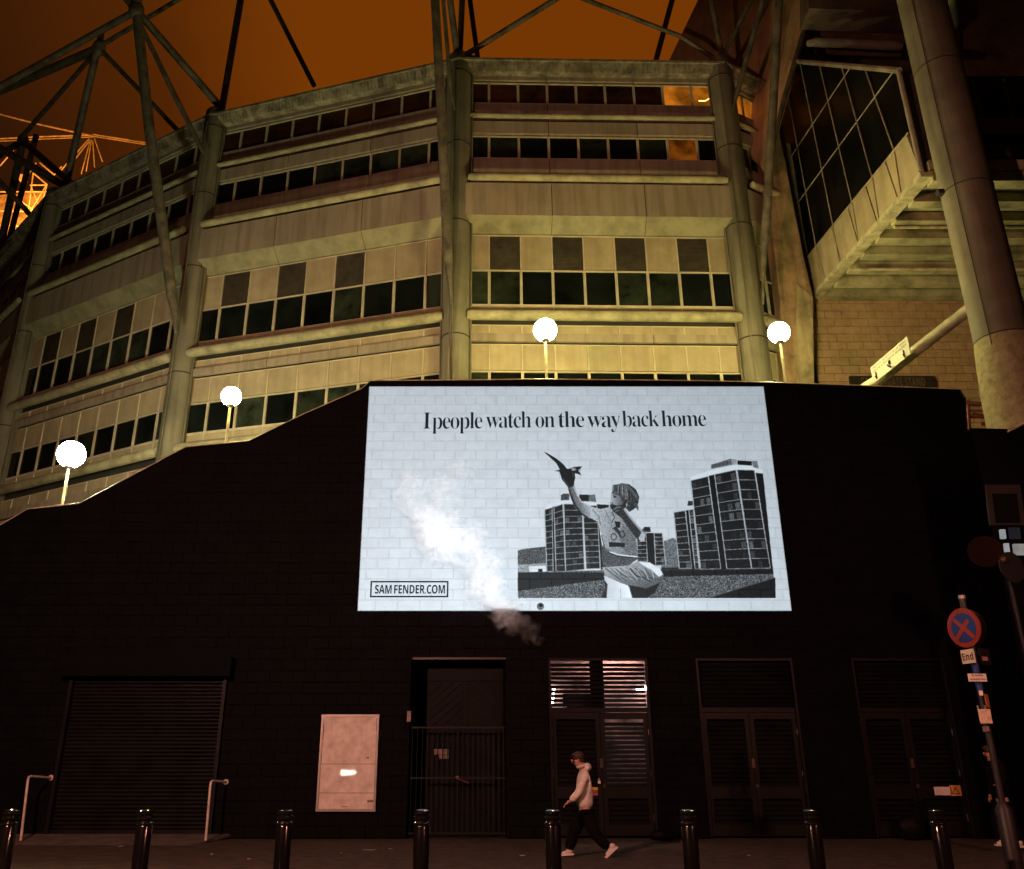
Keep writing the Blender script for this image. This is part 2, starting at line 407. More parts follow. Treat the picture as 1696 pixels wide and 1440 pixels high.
def face(tl, tr, br, bl_, floors, cols, dark=.05, seed=0, lines=.62):
    rnd = random.Random(seed)
    fill([tl, tr, br, bl_], dark, .12)
    def L(a, b, t_): return (a[0] + (b[0] - a[0]) * t_, a[1] + (b[1] - a[1]) * t_)
    for i in range(floors):
        for j in range(cols):
            a0, a1 = L(tl, bl_, (i + .25) / floors), L(tr, br, (i + .25) / floors); b0, b1 = L(tl, bl_, (i + .95) / floors), L(tr, br, (i + .95) / floors)
            u0, u1 = j / cols + .06, (j + 1) / cols - .06
            if rnd.random() < .75:
                gg = rnd.choice([.02, .10, .16, .24, .05, .34])
                fill([L(a0, a1, u0), L(a0, a1, u1), L(b0, b1, u1), L(b0, b1, u0)], gg, .25)
    for i in range(floors + 1): line(L(tl, bl_, i / floors), L(tr, br, i / floors), 4.0, lines)
    line(tl, bl_, 6, .7); line(tr, br, 6, .7)
# sky fades into hills
fill([(65, 672), (120, 660), (240, 648), (240, 800), (65, 800)], .30, .45)
fill([(940, 620), (1010, 596), (1050, 610), (1060, 780), (940, 780)], .42, .4)
fill([(65, 760), (240, 750), (240, 805), (65, 805)], .62, .5)
fill([(130, 770), (235, 765), (240, 800), (140, 806)], .9, .1); fill([(190, 785), (215, 785), (215, 808), (190, 808)], .05)
fill([(65, 805), (1620, 770), (1638, 962), (65, 962)], .33, .75)            # rough grass
fill([(65, 806), (590, 806), (590, 850), (65, 918)], .035, .05)
fill([(940, 794), (1622, 782), (1626, 815), (940, 832)], .03, .04)
fill([(940, 776), (1620, 770), (1622, 788), (940, 796)], .16, .25)
fill([(1230, 962), (1636, 838), (1638, 962)], .035, .08)
line((1230, 962), (1636, 838), 4, .3)
TOWER_A = [(224, 425), (240, 395), (325, 370), (328, 335), (345, 326), (540, 330), (548, 378), (620, 392), (620, 802), (240, 804)]
TOWER_B = [(786, 560), (820, 528), (872, 530), (880, 560), (948, 565), (972, 766), (792, 768)]
TOWER_C = [(1012, 430), (1100, 400), (1105, 370), (1130, 372), (1150, 420), (1160, 785), (1048, 782)]
TOWER_D = [(1112, 245), (1118, 222), (1240, 185), (1245, 150), (1365, 112), (1525, 126), (1532, 175), (1560, 180), (1622, 782), (1178, 788)]
fill([(228, 425), (240, 398), (340, 368), (548, 378), (620, 392), (620, 430), (228, 440)], .86)
fill([(328, 335), (345, 326), (380, 328), (378, 366), (328, 368)], .25, .3); fill([(440, 332), (497, 334), (497, 374), (440, 372)], .06); fill([(497, 334), (536, 332), (544, 378), (497, 374)], .4, .3)
face((228, 425), (275, 412), (281, 800), (242, 801), 11, 2, seed=1)
fill([(276, 408), (300, 402), (300, 801), (283, 801)], .02)
face((285, 410), (340, 390), (356, 800), (298, 800), 11, 2, seed=2)
face((345, 390), (455, 392), (472, 788), (357, 800), 11, 3, seed=3)
face((460, 400), (548, 400), (568, 782), (482, 785), 11, 3, seed=4)
fill([(548, 392), (620, 395), (620, 790), (572, 790)], .05, .06); fill([(800, 565), (840, 528), (872, 530), (876, 562)], .3, .3); fill([(835, 530), (872, 530), (870, 556), (835, 556)], .05)
face((790, 572), (848, 568), (858, 762), (796, 765), 8, 2, seed=5)
fill([(848, 568), (896, 566), (905, 762), (860, 764)], .03)
face((896, 568), (946, 567), (968, 762), (906, 764), 8, 2, seed=6)
fill([(1100, 400), (1105, 370), (1130, 372), (1135, 400)], .15, .2); fill([(1012, 440), (1016, 425), (1140, 395), (1140, 430)], .8)
face((1016, 442), (1086, 430), (1128, 782), (1050, 782), 9, 2, seed=7)
fill([(1090, 430), (1108, 426), (1150, 786), (1128, 784)], .02); face((1108, 428), (1136, 422), (1172, 785), (1146, 785), 9, 1, seed=8)
fill([(1116, 225), (1240, 185), (1400, 150), (1520, 160), (1560, 182), (1560, 205), (1400, 184), (1262, 208), (1120, 248)], .88)
fill([(1245, 150), (1365, 113), (1372, 150), (1245, 176)], .34, .4); fill([(1405, 124), (1492, 130), (1492, 156), (1405, 150)], .05); fill([(1365, 113), (1400, 120), (1400, 150), (1372, 150)], .6, .2); fill([(1492, 128), (1525, 128), (1536, 175), (1500, 165)], .45, .3)
face((1120, 248), (1226, 222), (1304, 784), (1180, 787), 10, 3, seed=9)
fill([(1230, 218), (1262, 212), (1340, 785), (1306, 786)], .02)
face((1265, 210), (1395, 182), (1490, 782), (1340, 785), 10, 3, seed=10)
face((1402, 182), (1508, 184), (1606, 780), (1492, 782), 10, 3, seed=11)
fill([(1516, 200), (1560, 205), (1620, 782), (1608, 782)], .03, .06)
# the child with a raised arm
HAIR = [(644, 312), (652, 290), (668, 273), (700, 262), (745, 270), (785, 300), (805, 345), (800, 385), (775, 420), (745, 437), (725, 415), (735, 390), (700, 375), (690, 345), (660, 330), (634, 325)]
FACE = [(638, 318), (690, 330), (722, 370), (725, 400), (700, 420), (670, 430), (640, 412), (630, 395), (624, 383), (632, 372), (624, 355), (632, 345)]
TORSO = [(505, 402), (570, 420), (625, 408), (660, 430), (700, 465), (760, 500), (782, 560), (795, 690), (800, 715), (740, 762), (590, 775), (578, 740), (572, 600), (552, 500), (480, 460), (478, 425)]
ARM = [(370, 290), (408, 275), (430, 330), (455, 375), (512, 402), (505, 480), (450, 450), (410, 410), (385, 345)]
HAND = [(318, 190), (360, 172), (410, 190), (415, 230), (402, 280), (375, 292), (335, 240)]
BIRD = [(226, 72), (245, 80), (300, 112), (345, 150), (365, 178), (410, 163), (458, 160), (432, 185), (452, 212), (400, 198), (370, 202), (325, 192), (290, 188), (322, 180), (300, 140)]
ARM2 = [(650, 400), (700, 395), (735, 450), (770, 500), (840, 580), (832, 622), (790, 605), (745, 545), (700, 480), (640, 430)]
TROUS = [(578, 775), (740, 762), (800, 738), (870, 745), (930, 780), (955, 820), (942, 880), (900, 930), (850, 962), (768, 962), (755, 920), (735, 885), (690, 870), (600, 830)]
LEG = [(590, 825), (690, 868), (740, 888), (762, 962), (600, 962), (575, 950), (600, 900)]
def stroke(pts, w, g):
    for p, q in zip(pts[:-1], pts[1:]): line(p, q, w, g)
def arc(c, rx, ry, a0, a1, n=10): return [(c[0] + rx * math.cos(R(a0 + (a1 - a0) * k / n)), c[1] + ry * math.sin(R(a0 + (a1 - a0) * k / n))) for k in range(n + 1)]
rs0 = random.Random(12)
fill(LEG, .97, .04, .78, (-1, 0)); fill([(575, 950), (600, 900), (590, 850), (612, 880), (606, 962), (578, 962)], .12, .2); line((690, 905), (692, 962), 3, .6)
fill(TROUS, .70, .25, .22, (.3, -1)); fill([(745, 885), (850, 905), (930, 870), (900, 930), (850, 962), (768, 962)], .05, .1)
fill([(800, 742), (870, 748), (930, 782), (950, 820), (925, 835), (880, 790), (830, 765)], .92, .1)
for k in range(9):
    x0_ = 600 + 30 * k; stroke([(x0_, 782), (x0_ + 40, 815 + 3 * k), (x0_ + 95, 850 + rs0.uniform(-6, 14))], rs0.choice([3, 5, 7]), rs0.choice([.12, .18, .32]))
for k in range(5): stroke([(650 + 50 * k, 775), (700 + 46 * k, 800), (760 + 34 * k, 850)], 4, .78)
fill(TORSO, .78, .3, .40, (1, -.2)); fill([(700, 520), (782, 560), (796, 700), (740, 705), (690, 640)], .42, .35)
fill([(572, 600), (600, 650), (660, 700), (795, 712), (800, 722), (740, 764), (590, 776), (578, 740)], .30, .4)
fill([(620, 622), (718, 628), (716, 652), (622, 650)], .06); stroke([(568, 560), (582, 640), (620, 680), (680, 700), (795, 712)], 7, .93); stroke([(575, 580), (590, 650), (628, 690), (684, 710), (795, 720)], 4, .12)
fill([(655, 495), (692, 500), (686, 535), (665, 532)], .04); fill([(640, 540), (652, 545), (700, 600), (690, 560), (665, 525)], .15, .3)
for k in range(16): line((610 + rs0.uniform(0, 110), 460 + rs0.uniform(0, 120)), (618 + rs0.uniform(0, 110), 470 + rs0.uniform(0, 120)), 0, 0) if 0 else None
for cx_, cy_ in ((650, 590), (700, 575)): stroke(arc((cx_, cy_), 17, 20, 0, 360, 16), 4, .06)
stroke([(640, 440), (655, 470), (640, 500)], 4, .1); stroke([(600, 430), (640, 520), (620, 560)], 3, .35); stroke([(520, 420), (560, 470), (570, 520)], 4, .35)
fill(ARM, .30, .25, .72, (1, .3)); stroke([(378, 300), (392, 345), (415, 400), (452, 448), (500, 482)], 9, .10); stroke([(405, 285), (428, 335), (455, 378), (505, 405)], 5, .80)
fill(FACE, .72, .2, .25, (1, 0)); fill([(625, 395), (640, 390), (668, 400), (700, 395), (722, 370), (728, 405), (700, 435), (650, 432), (632, 415)], .12, .15)
fill([(640, 432), (660, 405), (690, 398), (712, 415), (742, 462), (775, 505), (842, 580), (838, 615), (820, 622), (786, 598), (742, 540), (700, 478)], .16, .3)
stroke([(712, 418), (745, 465), (780, 508), (842, 582)], 12, .62); stroke([(650, 425), (672, 408), (692, 410)], 6, .5); stroke([(655, 440), (685, 425)], 4, .4)
fill([(820, 560), (842, 580), (838, 615), (815, 622), (800, 600)], .72, .2)
fill(HAIR, .30, .35, .10, (1, -.5))
for k in range(110):
    t0 = k / 110; ex_ = 640 + 165 * t0; ey_ = (312 + 60 * t0) if t0 < .3 else 330 + (t0 - .3) * 150
    cx0, cy0 = 700 + 24 * t0, 267; mx_, my_ = (cx0 + ex_) / 2 + (ex_ - 715) * .30, (cy0 + ey_) / 2 - 16
    stroke([(cx0, cy0), (mx_, my_), (ex_ + rs0.uniform(-3, 3), min(ey_, 430) + rs0.uniform(-9, 5))], rs0.uniform(1.5, 2.1), rs0.choice([.08, .14, .24, .36, .5, .62, .28]))
for k in range(26): stroke([(742 + 2.2 * k, 300 + 3 * k), (748 + 2 * k, 360 + k), (736 + 2 * k, 430 - 2.2 * k)], 1.7, rs0.choice([.04, .08, .30, .14]))
stroke(arc((741, 388), 9, 15, 60, 300), 5, .45)
fill([(646, 346), (662, 341), (668, 348), (650, 353)], .03); stroke([(642, 337), (668, 333)], 3, .08); stroke([(630, 384), (648, 386)], 3, .08); stroke([(634, 345), (625, 358), (634, 366)], 4, .85)
fill(HAND, .05, .08); stroke([(340, 235), (375, 285)], 5, .3); stroke([(400, 280), (408, 262)], 6, .05); stroke([(396, 195), (404, 225)], 5, .3); fill(BIRD, .06, .2); fill([(385, 172), (415, 168), (425, 184), (398, 190)], .55, .3)
for k in range(5): line((410 + 4 * k, 176 + 3 * k), (452 - 2 * k, 162 + 12 * k), 2.2, .12)
for _ in range(2):                                          # soften the projected image a little, then grain
    img[1:-1, 1:-1] = (img[1:-1, 1:-1] * 2 + img[:-2, 1:-1] + img[2:, 1:-1] + img[1:-1, :-2] + img[1:-1, 2:]) / 6
img[:] = np.clip(img + (grain - .5) * .10 * (img < .7), 0, 1)

im = bpy.data.images.new('projected_light_image', IW, IH, float_buffer=False)
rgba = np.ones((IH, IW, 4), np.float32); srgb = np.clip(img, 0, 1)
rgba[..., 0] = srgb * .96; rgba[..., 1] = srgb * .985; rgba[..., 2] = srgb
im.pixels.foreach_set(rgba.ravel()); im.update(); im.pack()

M_pic = bpy.data.materials.new('painted_projection'); M_pic.use_nodes = True; t = M_pic.node_tree; b = t.nodes['Principled BSDF']  # projected light and dark are put into the base colour of pale facings
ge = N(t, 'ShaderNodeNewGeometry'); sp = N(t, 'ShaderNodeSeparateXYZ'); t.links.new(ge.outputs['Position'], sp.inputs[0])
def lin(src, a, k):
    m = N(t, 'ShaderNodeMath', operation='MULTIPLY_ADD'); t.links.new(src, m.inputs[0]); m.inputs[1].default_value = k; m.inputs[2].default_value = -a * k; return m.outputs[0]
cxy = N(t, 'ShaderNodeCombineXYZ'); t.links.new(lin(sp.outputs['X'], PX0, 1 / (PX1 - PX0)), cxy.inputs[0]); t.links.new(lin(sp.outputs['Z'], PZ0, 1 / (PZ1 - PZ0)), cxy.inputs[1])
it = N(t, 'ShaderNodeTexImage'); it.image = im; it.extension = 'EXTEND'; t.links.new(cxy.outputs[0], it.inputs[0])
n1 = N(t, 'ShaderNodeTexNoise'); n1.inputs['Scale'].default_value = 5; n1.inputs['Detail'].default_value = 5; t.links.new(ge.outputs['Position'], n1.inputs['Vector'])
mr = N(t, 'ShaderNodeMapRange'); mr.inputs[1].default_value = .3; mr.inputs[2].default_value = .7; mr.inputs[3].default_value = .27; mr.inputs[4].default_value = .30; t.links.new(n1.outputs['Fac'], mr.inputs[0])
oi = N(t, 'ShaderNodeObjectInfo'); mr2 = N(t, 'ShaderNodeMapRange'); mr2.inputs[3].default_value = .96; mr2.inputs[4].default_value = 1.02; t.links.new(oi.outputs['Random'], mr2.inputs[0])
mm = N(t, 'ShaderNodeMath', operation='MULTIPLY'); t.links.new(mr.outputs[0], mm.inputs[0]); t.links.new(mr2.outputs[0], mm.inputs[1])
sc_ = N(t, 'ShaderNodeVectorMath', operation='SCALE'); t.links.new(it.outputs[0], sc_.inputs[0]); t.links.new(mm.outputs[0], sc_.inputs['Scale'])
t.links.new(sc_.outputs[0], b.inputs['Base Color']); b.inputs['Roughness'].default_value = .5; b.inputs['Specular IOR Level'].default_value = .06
n3 = N(t, 'ShaderNodeTexNoise'); n3.inputs['Scale'].default_value = 45; t.links.new(ge.outputs['Position'], n3.inputs['Vector'])
bp = N(t, 'ShaderNodeBump'); bp.inputs['Strength'].default_value = .35; bp.inputs['Distance'].default_value = .01; t.links.new(n3.outputs['Fac'], bp.inputs['Height']); t.links.new(bp.outputs[0], b.inputs['Normal'])

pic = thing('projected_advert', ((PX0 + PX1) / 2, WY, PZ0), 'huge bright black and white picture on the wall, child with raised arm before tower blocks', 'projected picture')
PYB = WY - .004
zb = PZ0 - math.floor(PZ0 / BH) * BH
pb = lay(PX0, PX1, PZ0, PZ1 + BH, [], None, PZ0 - BH * 0)
pb = [(p, z, min(w, PX1 - p), min(BH, PZ1 - z)) for p, z, w in pb if PZ1 - z > .05]
pb.sort(key=lambda q: (q[1], abs(q[0] - 2)))
def facing(p, z, w, h): return block_mesh(w, h, proud=.007, ch=.006)
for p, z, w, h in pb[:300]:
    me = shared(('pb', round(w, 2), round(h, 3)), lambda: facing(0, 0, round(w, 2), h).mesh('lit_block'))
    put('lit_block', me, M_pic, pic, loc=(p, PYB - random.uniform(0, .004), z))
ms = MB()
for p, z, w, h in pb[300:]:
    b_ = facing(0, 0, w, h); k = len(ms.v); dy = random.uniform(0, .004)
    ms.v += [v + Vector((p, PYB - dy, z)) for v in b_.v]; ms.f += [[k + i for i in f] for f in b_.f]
ms.build('lit_block_courses', M_pic, pic, kind='stuff')  # pale copies of the black blocks, carrying the projected light as colour
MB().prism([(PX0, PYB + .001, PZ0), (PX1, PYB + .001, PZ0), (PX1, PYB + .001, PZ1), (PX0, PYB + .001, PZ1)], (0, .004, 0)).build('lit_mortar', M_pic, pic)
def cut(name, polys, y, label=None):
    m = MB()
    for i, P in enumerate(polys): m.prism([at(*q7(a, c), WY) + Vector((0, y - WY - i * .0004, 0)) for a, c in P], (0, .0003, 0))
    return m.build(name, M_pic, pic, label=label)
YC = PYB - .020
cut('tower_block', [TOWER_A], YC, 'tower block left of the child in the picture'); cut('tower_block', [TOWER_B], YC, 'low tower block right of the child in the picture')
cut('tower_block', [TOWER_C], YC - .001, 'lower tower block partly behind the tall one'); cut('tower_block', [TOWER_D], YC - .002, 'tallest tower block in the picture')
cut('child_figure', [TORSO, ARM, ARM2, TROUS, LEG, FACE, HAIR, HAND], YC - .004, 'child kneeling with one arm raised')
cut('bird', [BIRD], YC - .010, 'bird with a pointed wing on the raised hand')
# lettering
p0 = at(701, 711, WY); p1 = at(1170, 707, WY)
words_ = [('I', 701, 713), ('people', 716, 799), ('watch', 805, 880), ('on', 887, 919), ('the', 925, 968), ('way', 973, 1028), ('back', 1031, 1092), ('home', 1096, 1170)]
M_unlit_letter = mat('dark_lettering', (.003, .004, .007), .6, var=.1, spec=.04)  # unlit letters of the projection, put in as dark colour
yl = YC - .012
for wd_, u0, u1 in words_:
    vb = 711 - (u0 - 701) * .0085
    me = text_mesh(serif(wd_), 1, offset=-.012, extrude=0, spacing=.86)
    has_d = any(c in 'py' for c in wd_); has_a = any(c in 'Iplhtbk' for c in wd_)
    a, c = at(u0, vb, WY), at(u1, vb, WY)
    vt = {True: 26.5}.get(has_a, 18.5)
    if wd_ in ('watch',): vt = 27
    hpx = vt + (8.5 if has_d else 0); zb_ = at(u0, vb + (8.5 if has_d else 0), WY).z; zt_ = at(u0, vb - vt, WY).z
    fit_text(me, (a.x, yl, zb_), (1, 0, .008), (0, 0, 1), c.x - a.x, zt_ - zb_)
    put('lettering', me, M_unlit_letter, pic, label='dark serif word "%s"' % wd_)
f0, f1 = at(613, 990, WY), at(743, 963, WY)
fr = MB(); w_ = .035
fr.box(f0.x, f1.x, yl, yl + .002, f0.z, f0.z + w_); fr.box(f0.x, f1.x, yl, yl + .002, f1.z - w_, f1.z)
fr.box(f0.x, f0.x + w_, yl, yl + .002, f0.z + w_, f1.z - w_); fr.box(f1.x - w_, f1.x, yl, yl + .002, f0.z + w_, f1.z - w_)
fr.build('address_box', M_unlit_letter, pic)
me = text_mesh(bold('SAM FENDER.COM'), 1, spacing=.96, wspace=.6)
a, c = at(621, 984, WY), at(737, 984, WY)
fit_text(me, (a.x, yl, a.z), (1, 0, 0), (0, 0, 1), c.x - a.x, at(621, 969.5, WY).z - a.z)
put('lettering', me, M_unlit_letter, pic, label='sans serif web address in the box')

# flue outlets and steam
for (u, v), lb in (((897, 1061), 'short black flue outlet just below the bright picture, steam blowing from it'), ((895, 1005), 'small black pipe end poking through the lower edge of the bright picture')):
    p = at(u, v, WY); th = thing('flue_pipe', (p.x, WY, p.z), lb, 'flue')
    MB().tube([(p.x, WY + .05, p.z), (p.x, WY - .16, p.z)], .055, 16, cap=False).tube([(p.x, WY - .16, p.z), (p.x, WY - .161, p.z)], [.055, .042], 16, cap=False).build('pipe', M_blackd, th, True)
    MB().tube([(p.x, WY - .02, p.z), (p.x, WY - .05, p.z)], .085, 16).build('collar', M_blackd, th, True)
    MB().tube([(p.x, WY - .10, p.z), (p.x, WY - .155, p.z)], .048, 12).build('bore', M_void, th)
M_smoke = bpy.data.materials.new('steam'); M_smoke.use_nodes = True; t = M_smoke.node_tree; t.nodes.clear()
vo = N(t, 'ShaderNodeVolumePrincipled'); mo = N(t, 'ShaderNodeOutputMaterial'); t.links.new(vo.outputs[0], mo.inputs['Volume'])
vo.inputs['Color'].default_value = (.97, .97, .97, 1); vo.inputs['Anisotropy'].default_value = 0
ge = N(t, 'ShaderNodeTexCoord'); nz = N(t, 'ShaderNodeTexNoise'); nz.inputs['Scale'].default_value = 1.9; nz.inputs['Detail'].default_value = 4; nz.inputs['Distortion'].default_value = .8
t.links.new(ge.outputs['Object'], nz.inputs['Vector'])
nz2 = N(t, 'ShaderNodeVectorMath', operation='SCALE'); nz2.inputs['Scale'].default_value = .9; t.links.new(nz.outputs['Color'], nz2.inputs[0])
wv = N(t, 'ShaderNodeVectorMath', operation='ADD'); t.links.new(ge.outputs['Object'], wv.inputs[0]); t.links.new(nz2.outputs[0], wv.inputs[1])
sm0 = at(790, 940, 19.85)
acc = None
for u, v, r_, s_ in ((893, 1056, .14, .55), (878, 1046, .24, .34), (855, 1030, .36, .32), (835, 1006, .46, 1.7), (812, 975, .55, 2.2), (803, 935, .60, 1.1), (775, 900, .62, 1.2), (735, 888, .68, 2.4), (708, 858, .60, .9), (735, 818, .60, .45), (680, 815, .60, .38), (765, 780, .45, .25)):
    c_ = at(u, v, 19.9) - sm0 + Vector((.45, .45, .45)); k = min(1, r_ / .5); c_ = at(u, v, 19.9) - sm0 + Vector((.42, .42, .42))
    sb = N(t, 'ShaderNodeVectorMath', operation='DISTANCE'); sb.inputs[1].default_value = c_; t.links.new(wv.outputs[0], sb.inputs[0])
    mr = N(t, 'ShaderNodeMapRange', interpolation_type='SMOOTHSTEP'); mr.inputs[1].default_value = r_; mr.inputs[2].default_value = 0; mr.inputs[3].default_value = 0; mr.inputs[4].default_value = s_
    t.links.new(sb.outputs['Value'], mr.inputs[0])
    if acc is None: acc = mr.outputs[0]
    else:
        ad = N(t, 'ShaderNodeMath', operation='ADD'); t.links.new(acc, ad.inputs[0]); t.links.new(mr.outputs[0], ad.inputs[1]); acc = ad.outputs[0]
de = N(t, 'ShaderNodeMath', operation='MULTIPLY'); de.inputs[1].default_value = 5.2; t.links.new(acc, de.inputs[0])
nf = N(t, 'ShaderNodeTexNoise'); nf.inputs['Scale'].default_value = 3.6; nf.inputs['Detail'].default_value = 5; nf.inputs['Roughness'].default_value = .6; nf.inputs['Distortion'].default_value = 1.2; t.links.new(ge.outputs['Object'], nf.inputs['Vector'])
mf = N(t, 'ShaderNodeMapRange'); mf.inputs[1].default_value = .38; mf.inputs[2].default_value = .66; mf.inputs[3].default_value = .05; mf.inputs[4].default_value = 1.5; t.links.new(nf.outputs['Fac'], mf.inputs[0])
dm = N(t, 'ShaderNodeMath', operation='MULTIPLY'); t.links.new(de.outputs[0], dm.inputs[0]); t.links.new(mf.outputs[0], dm.inputs[1]); t.links.new(dm.outputs[0], vo.inputs['Density'])
a, c = at(640, 1072, 19.9), at(912, 745, 19.9)
sb_ = MB().box(a.x - sm0.x, c.x - sm0.x, 19.45 - sm0.y, WY - .06 - sm0.y, a.z - sm0.z, c.z - sm0.z).mesh('steam_cloud')
put('steam_cloud', sb_, M_smoke, None, loc=sm0, kind='stuff', label='white steam drifting up and left from the flue across the bright picture', cat='steam')

# ------------------------------------------------------------------ things let into the wall
def opening_frame(r, th, wdt=.07, proud=.03, name='frame'):
    m = MB(); x0, x1, z0, z1 = r
    m.box(x0, x0 + wdt, WY - proud, WY + .12, z0, z1 - wdt); m.box(x1 - wdt, x1, WY - proud, WY + .12, z0, z1 - wdt); m.box(x0, x1, WY - proud, WY + .12, z1 - wdt, z1)
    return m.build(name, M_blackd, th)
# roller shutter
r = OPEN['shutter']
th = thing('roller_shutter', ((r[0] + r[1]) / 2, WY, .1), 'wide black closed roller shutter between two pale handrails', 'shutter')
hz = at(0, 1122, WY).z
MB().box(r[0] - .12, r[1] + .12, WY - .34, WY + .1, hz, r[3]).build('housing', M_black, th)
for x in (r[0] + .02, r[1] - .10): MB().box(x, x + .08, WY - .07, WY + .1, r[2], hz).build('guide_rail', M_blackd, th)
hs = .082; n = int((hz - r[2]) / hs)
W_ = r[1] - r[0] - .24
def slat():
    m = MB(); pr = [(0, .0), (-.016, .012), (-.026, .032), (-.026, .050), (-.014, .070), (0, .080)]
    pts = [(0, y, z) for y, z in pr] + [(0, .012, .08), (0, .012, 0)]
    return m.prism(pts, (W_, 0, 0)).mesh('slat')
me = slat()
for i in range(n): put('slat', me, M_blackd, th, loc=(r[0] + .12, WY + .06, r[2] + i * hs))
MB().box(r[0] + .1, r[1] - .1, WY + .03, WY + .10, .1, .18).build('bottom_rail', M_blackd, th)
# handrails
def rail(name_pts, label):
    P = [at(u, v, y) for u, v, y in name_pts]
    th = thing('handrail', (P[0].x, P[0].y, 0), label, 'handrail', 'pale handrails at the shutter'); P[0].z = .05
    c_ = P[1]; d0 = (P[0] - c_).normalized(); d1 = (P[2] - c_).normalized()
    MB().tube([P[0], c_ + d0 * .10, c_ + d0 * .03 + d1 * .015, c_ + d1 * .03 + d0 * .015, c_ + d1 * .10, P[2]], .026, 12).build('tube', M_rail, th, True)
    MB().tube([P[2], P[2] + (P[2] - c_).normalized() * .015], .06, 14).build('flange', M_rail, th, True)
    return th
rail([(38, 1371, 19.3), (47, 1286, 19.3), (84, 1288.5, 20.24)], 'pale bent tube handrail at the left end of the shutter')
rail([(342, 1379, 19.3), (349, 1294, 19.3), (374, 1295.5, 20.24)], 'pale bent tube handrail with round flange at the right end of the shutter')
# poster case
a, c = at(524, 1344, WY), at(629, 1184, WY)
th = thing('poster_case', ((a.x + c.x) / 2, WY, a.z), 'empty pale stained poster case with a grey frame on the black wall', 'poster case')
MB().box(a.x + .05, c.x - .05, WY - .07, WY - .012, a.z + .05, c.z - .05).build('backing_sheet', M_case, th)
pf = MB(); pf.box(a.x, c.x, WY - .10, WY, a.z, a.z + .05).box(a.x, c.x, WY - .10, WY, c.z - .05, c.z).box(a.x, a.x + .05, WY - .10, WY, a.z + .05, c.z - .05).box(c.x - .05, c.x, WY - .10, WY, a.z + .05, c.z - .05)
pf.build('frame', M_alu, th)
M_stain = mat('brown_stain', (.30, .17, .11), .6, var=.3, scale=9)
for (u0, u1, v0, v1), nm in (((527, 624, 1265.3, 1266.1), 'scratch'), ((526, 622, 1313, 1314), 'scratch'), ((534, 538, 1200, 1226), 'rust_mark'), ((529, 533, 1258, 1262), 'rust_mark'), ((608, 612, 1254, 1257), 'rust_mark'), ((623, 625, 1190, 1212), 'rust_mark'), ((566, 577, 1335.4, 1336.6), 'rust_mark'), ((609, 619, 1325, 1329), 'rust_mark'), ((526, 529, 1318, 1332), 'rust_mark')):
    q0, q1 = at(u0, v1, WY), at(u1, v0, WY); MB().box(q0.x, q1.x, WY - .0725, WY - .0705, q0.z, q1.z).build(nm, M_stain, th)
# gated doorway with chevron door
r = OPEN['gate']
th = thing('gated_doorway', ((r[0] + r[1]) / 2, WY, 0), 'deep dark doorway with a chevron boarded door behind a black bar gate', 'doorway')
rec = MB(); D = 1.0
rec.box(r[0], r[0] + .03, WY + BK, WY + D, 0, r[3]).box(r[1] - .03, r[1], WY + BK, WY + D, 0, r[3]).box(r[0], r[1], WY + BK, WY + D, r[3] - .03, r[3]).box(r[0], r[1], WY + D, WY + D + .05, 0, r[3])
rec.build('recess', M_void, th)
M_door = mat('dark_door_boards', (.0065, .0064, .0076), .6, var=.3, scale=3, spec=.12)
dx0, dx1 = at(706, 1245, WY + .55).x, at(834, 1245, WY + .55).x; dzt = at(0, 1108, WY + .55).z
YD = WY + .55
MB().box(dx0, dx1, YD, YD + .05, .02, dzt).build('door_leaf', M_door, th)
mid = (dx0 + dx1) / 2
MB().box(mid - .06, mid + .06, YD - .045, YD, .1, dzt - .3).build('centre_stile', M_door, th)
MB().box(dx0, dx1, YD - .045, YD, dzt - .28, dzt).build('top_rail', M_door, th)
stepz = .19
for side in (-1, 1):
    xa, xb = (dx0 + .04, mid - .07) if side < 0 else (mid + .07, dx1 - .04); dd = (xb - xa)
    z = -.8
    while z < dzt - .35:
        # boards rise towards the middle; clip to the leaf
        zi, zo = z + dd * .85, z
        A = [(xa, zo if side < 0 else zi), (xb, zi if side < 0 else zo)]
        lo0, hi0 = A[0][1], A[0][1] + stepz - .03; lo1, hi1 = A[1][1], A[1][1] + stepz - .03
        poly = [(A[0][0], lo0), (A[1][0], lo1), (A[1][0], hi1), (A[0][0], hi0)]
        def clip(poly, f):
            o = []
            for i in range(len(poly)):
                p, q = poly[i], poly[(i + 1) % len(poly)]; fp, fq = f(p), f(q)
                if fp >= 0: o.append(p)
                if fp * fq < 0: k = fp / (fp - fq); o.append((p[0] + (q[0] - p[0]) * k, p[1] + (q[1] - p[1]) * k))
            return o
        poly = clip(poly, lambda p: p[1] - .05); poly = clip(poly, lambda p: dzt - .30 - p[1]) if poly else poly
        if len(poly) > 2: MB().prism([(p[0], YD - .025, p[1]) for p in poly], (0, .025, 0)).build('plank', M_door, th)
        z += stepz
gz0, gz1 = .08, at(0, 1205, WY).z
M_bar = mat('bar_gate_paint', (.010, .013, .012), .5, var=.2, spec=.2)
nb = 19
bm_ = MB().tube([(0, 0, 0), (0, 0, gz1 - gz0)], .011, 8).mesh('bar', True)
for i in range(nb):
    x = r[0] + .06 + (r[1] - r[0] - .12) * i / (nb - 1); put('gate_bar', bm_, M_bar, th, loc=(x, WY + .10, gz0))
for z in (gz0 + .02, at(0, 1289, WY).z, gz1): MB().box(r[0] + .03, r[1] - .03, WY + .085, WY + .115, z - .018, z + .018).build('gate_rail', M_bar, th)
q = at(757, 1290, WY)
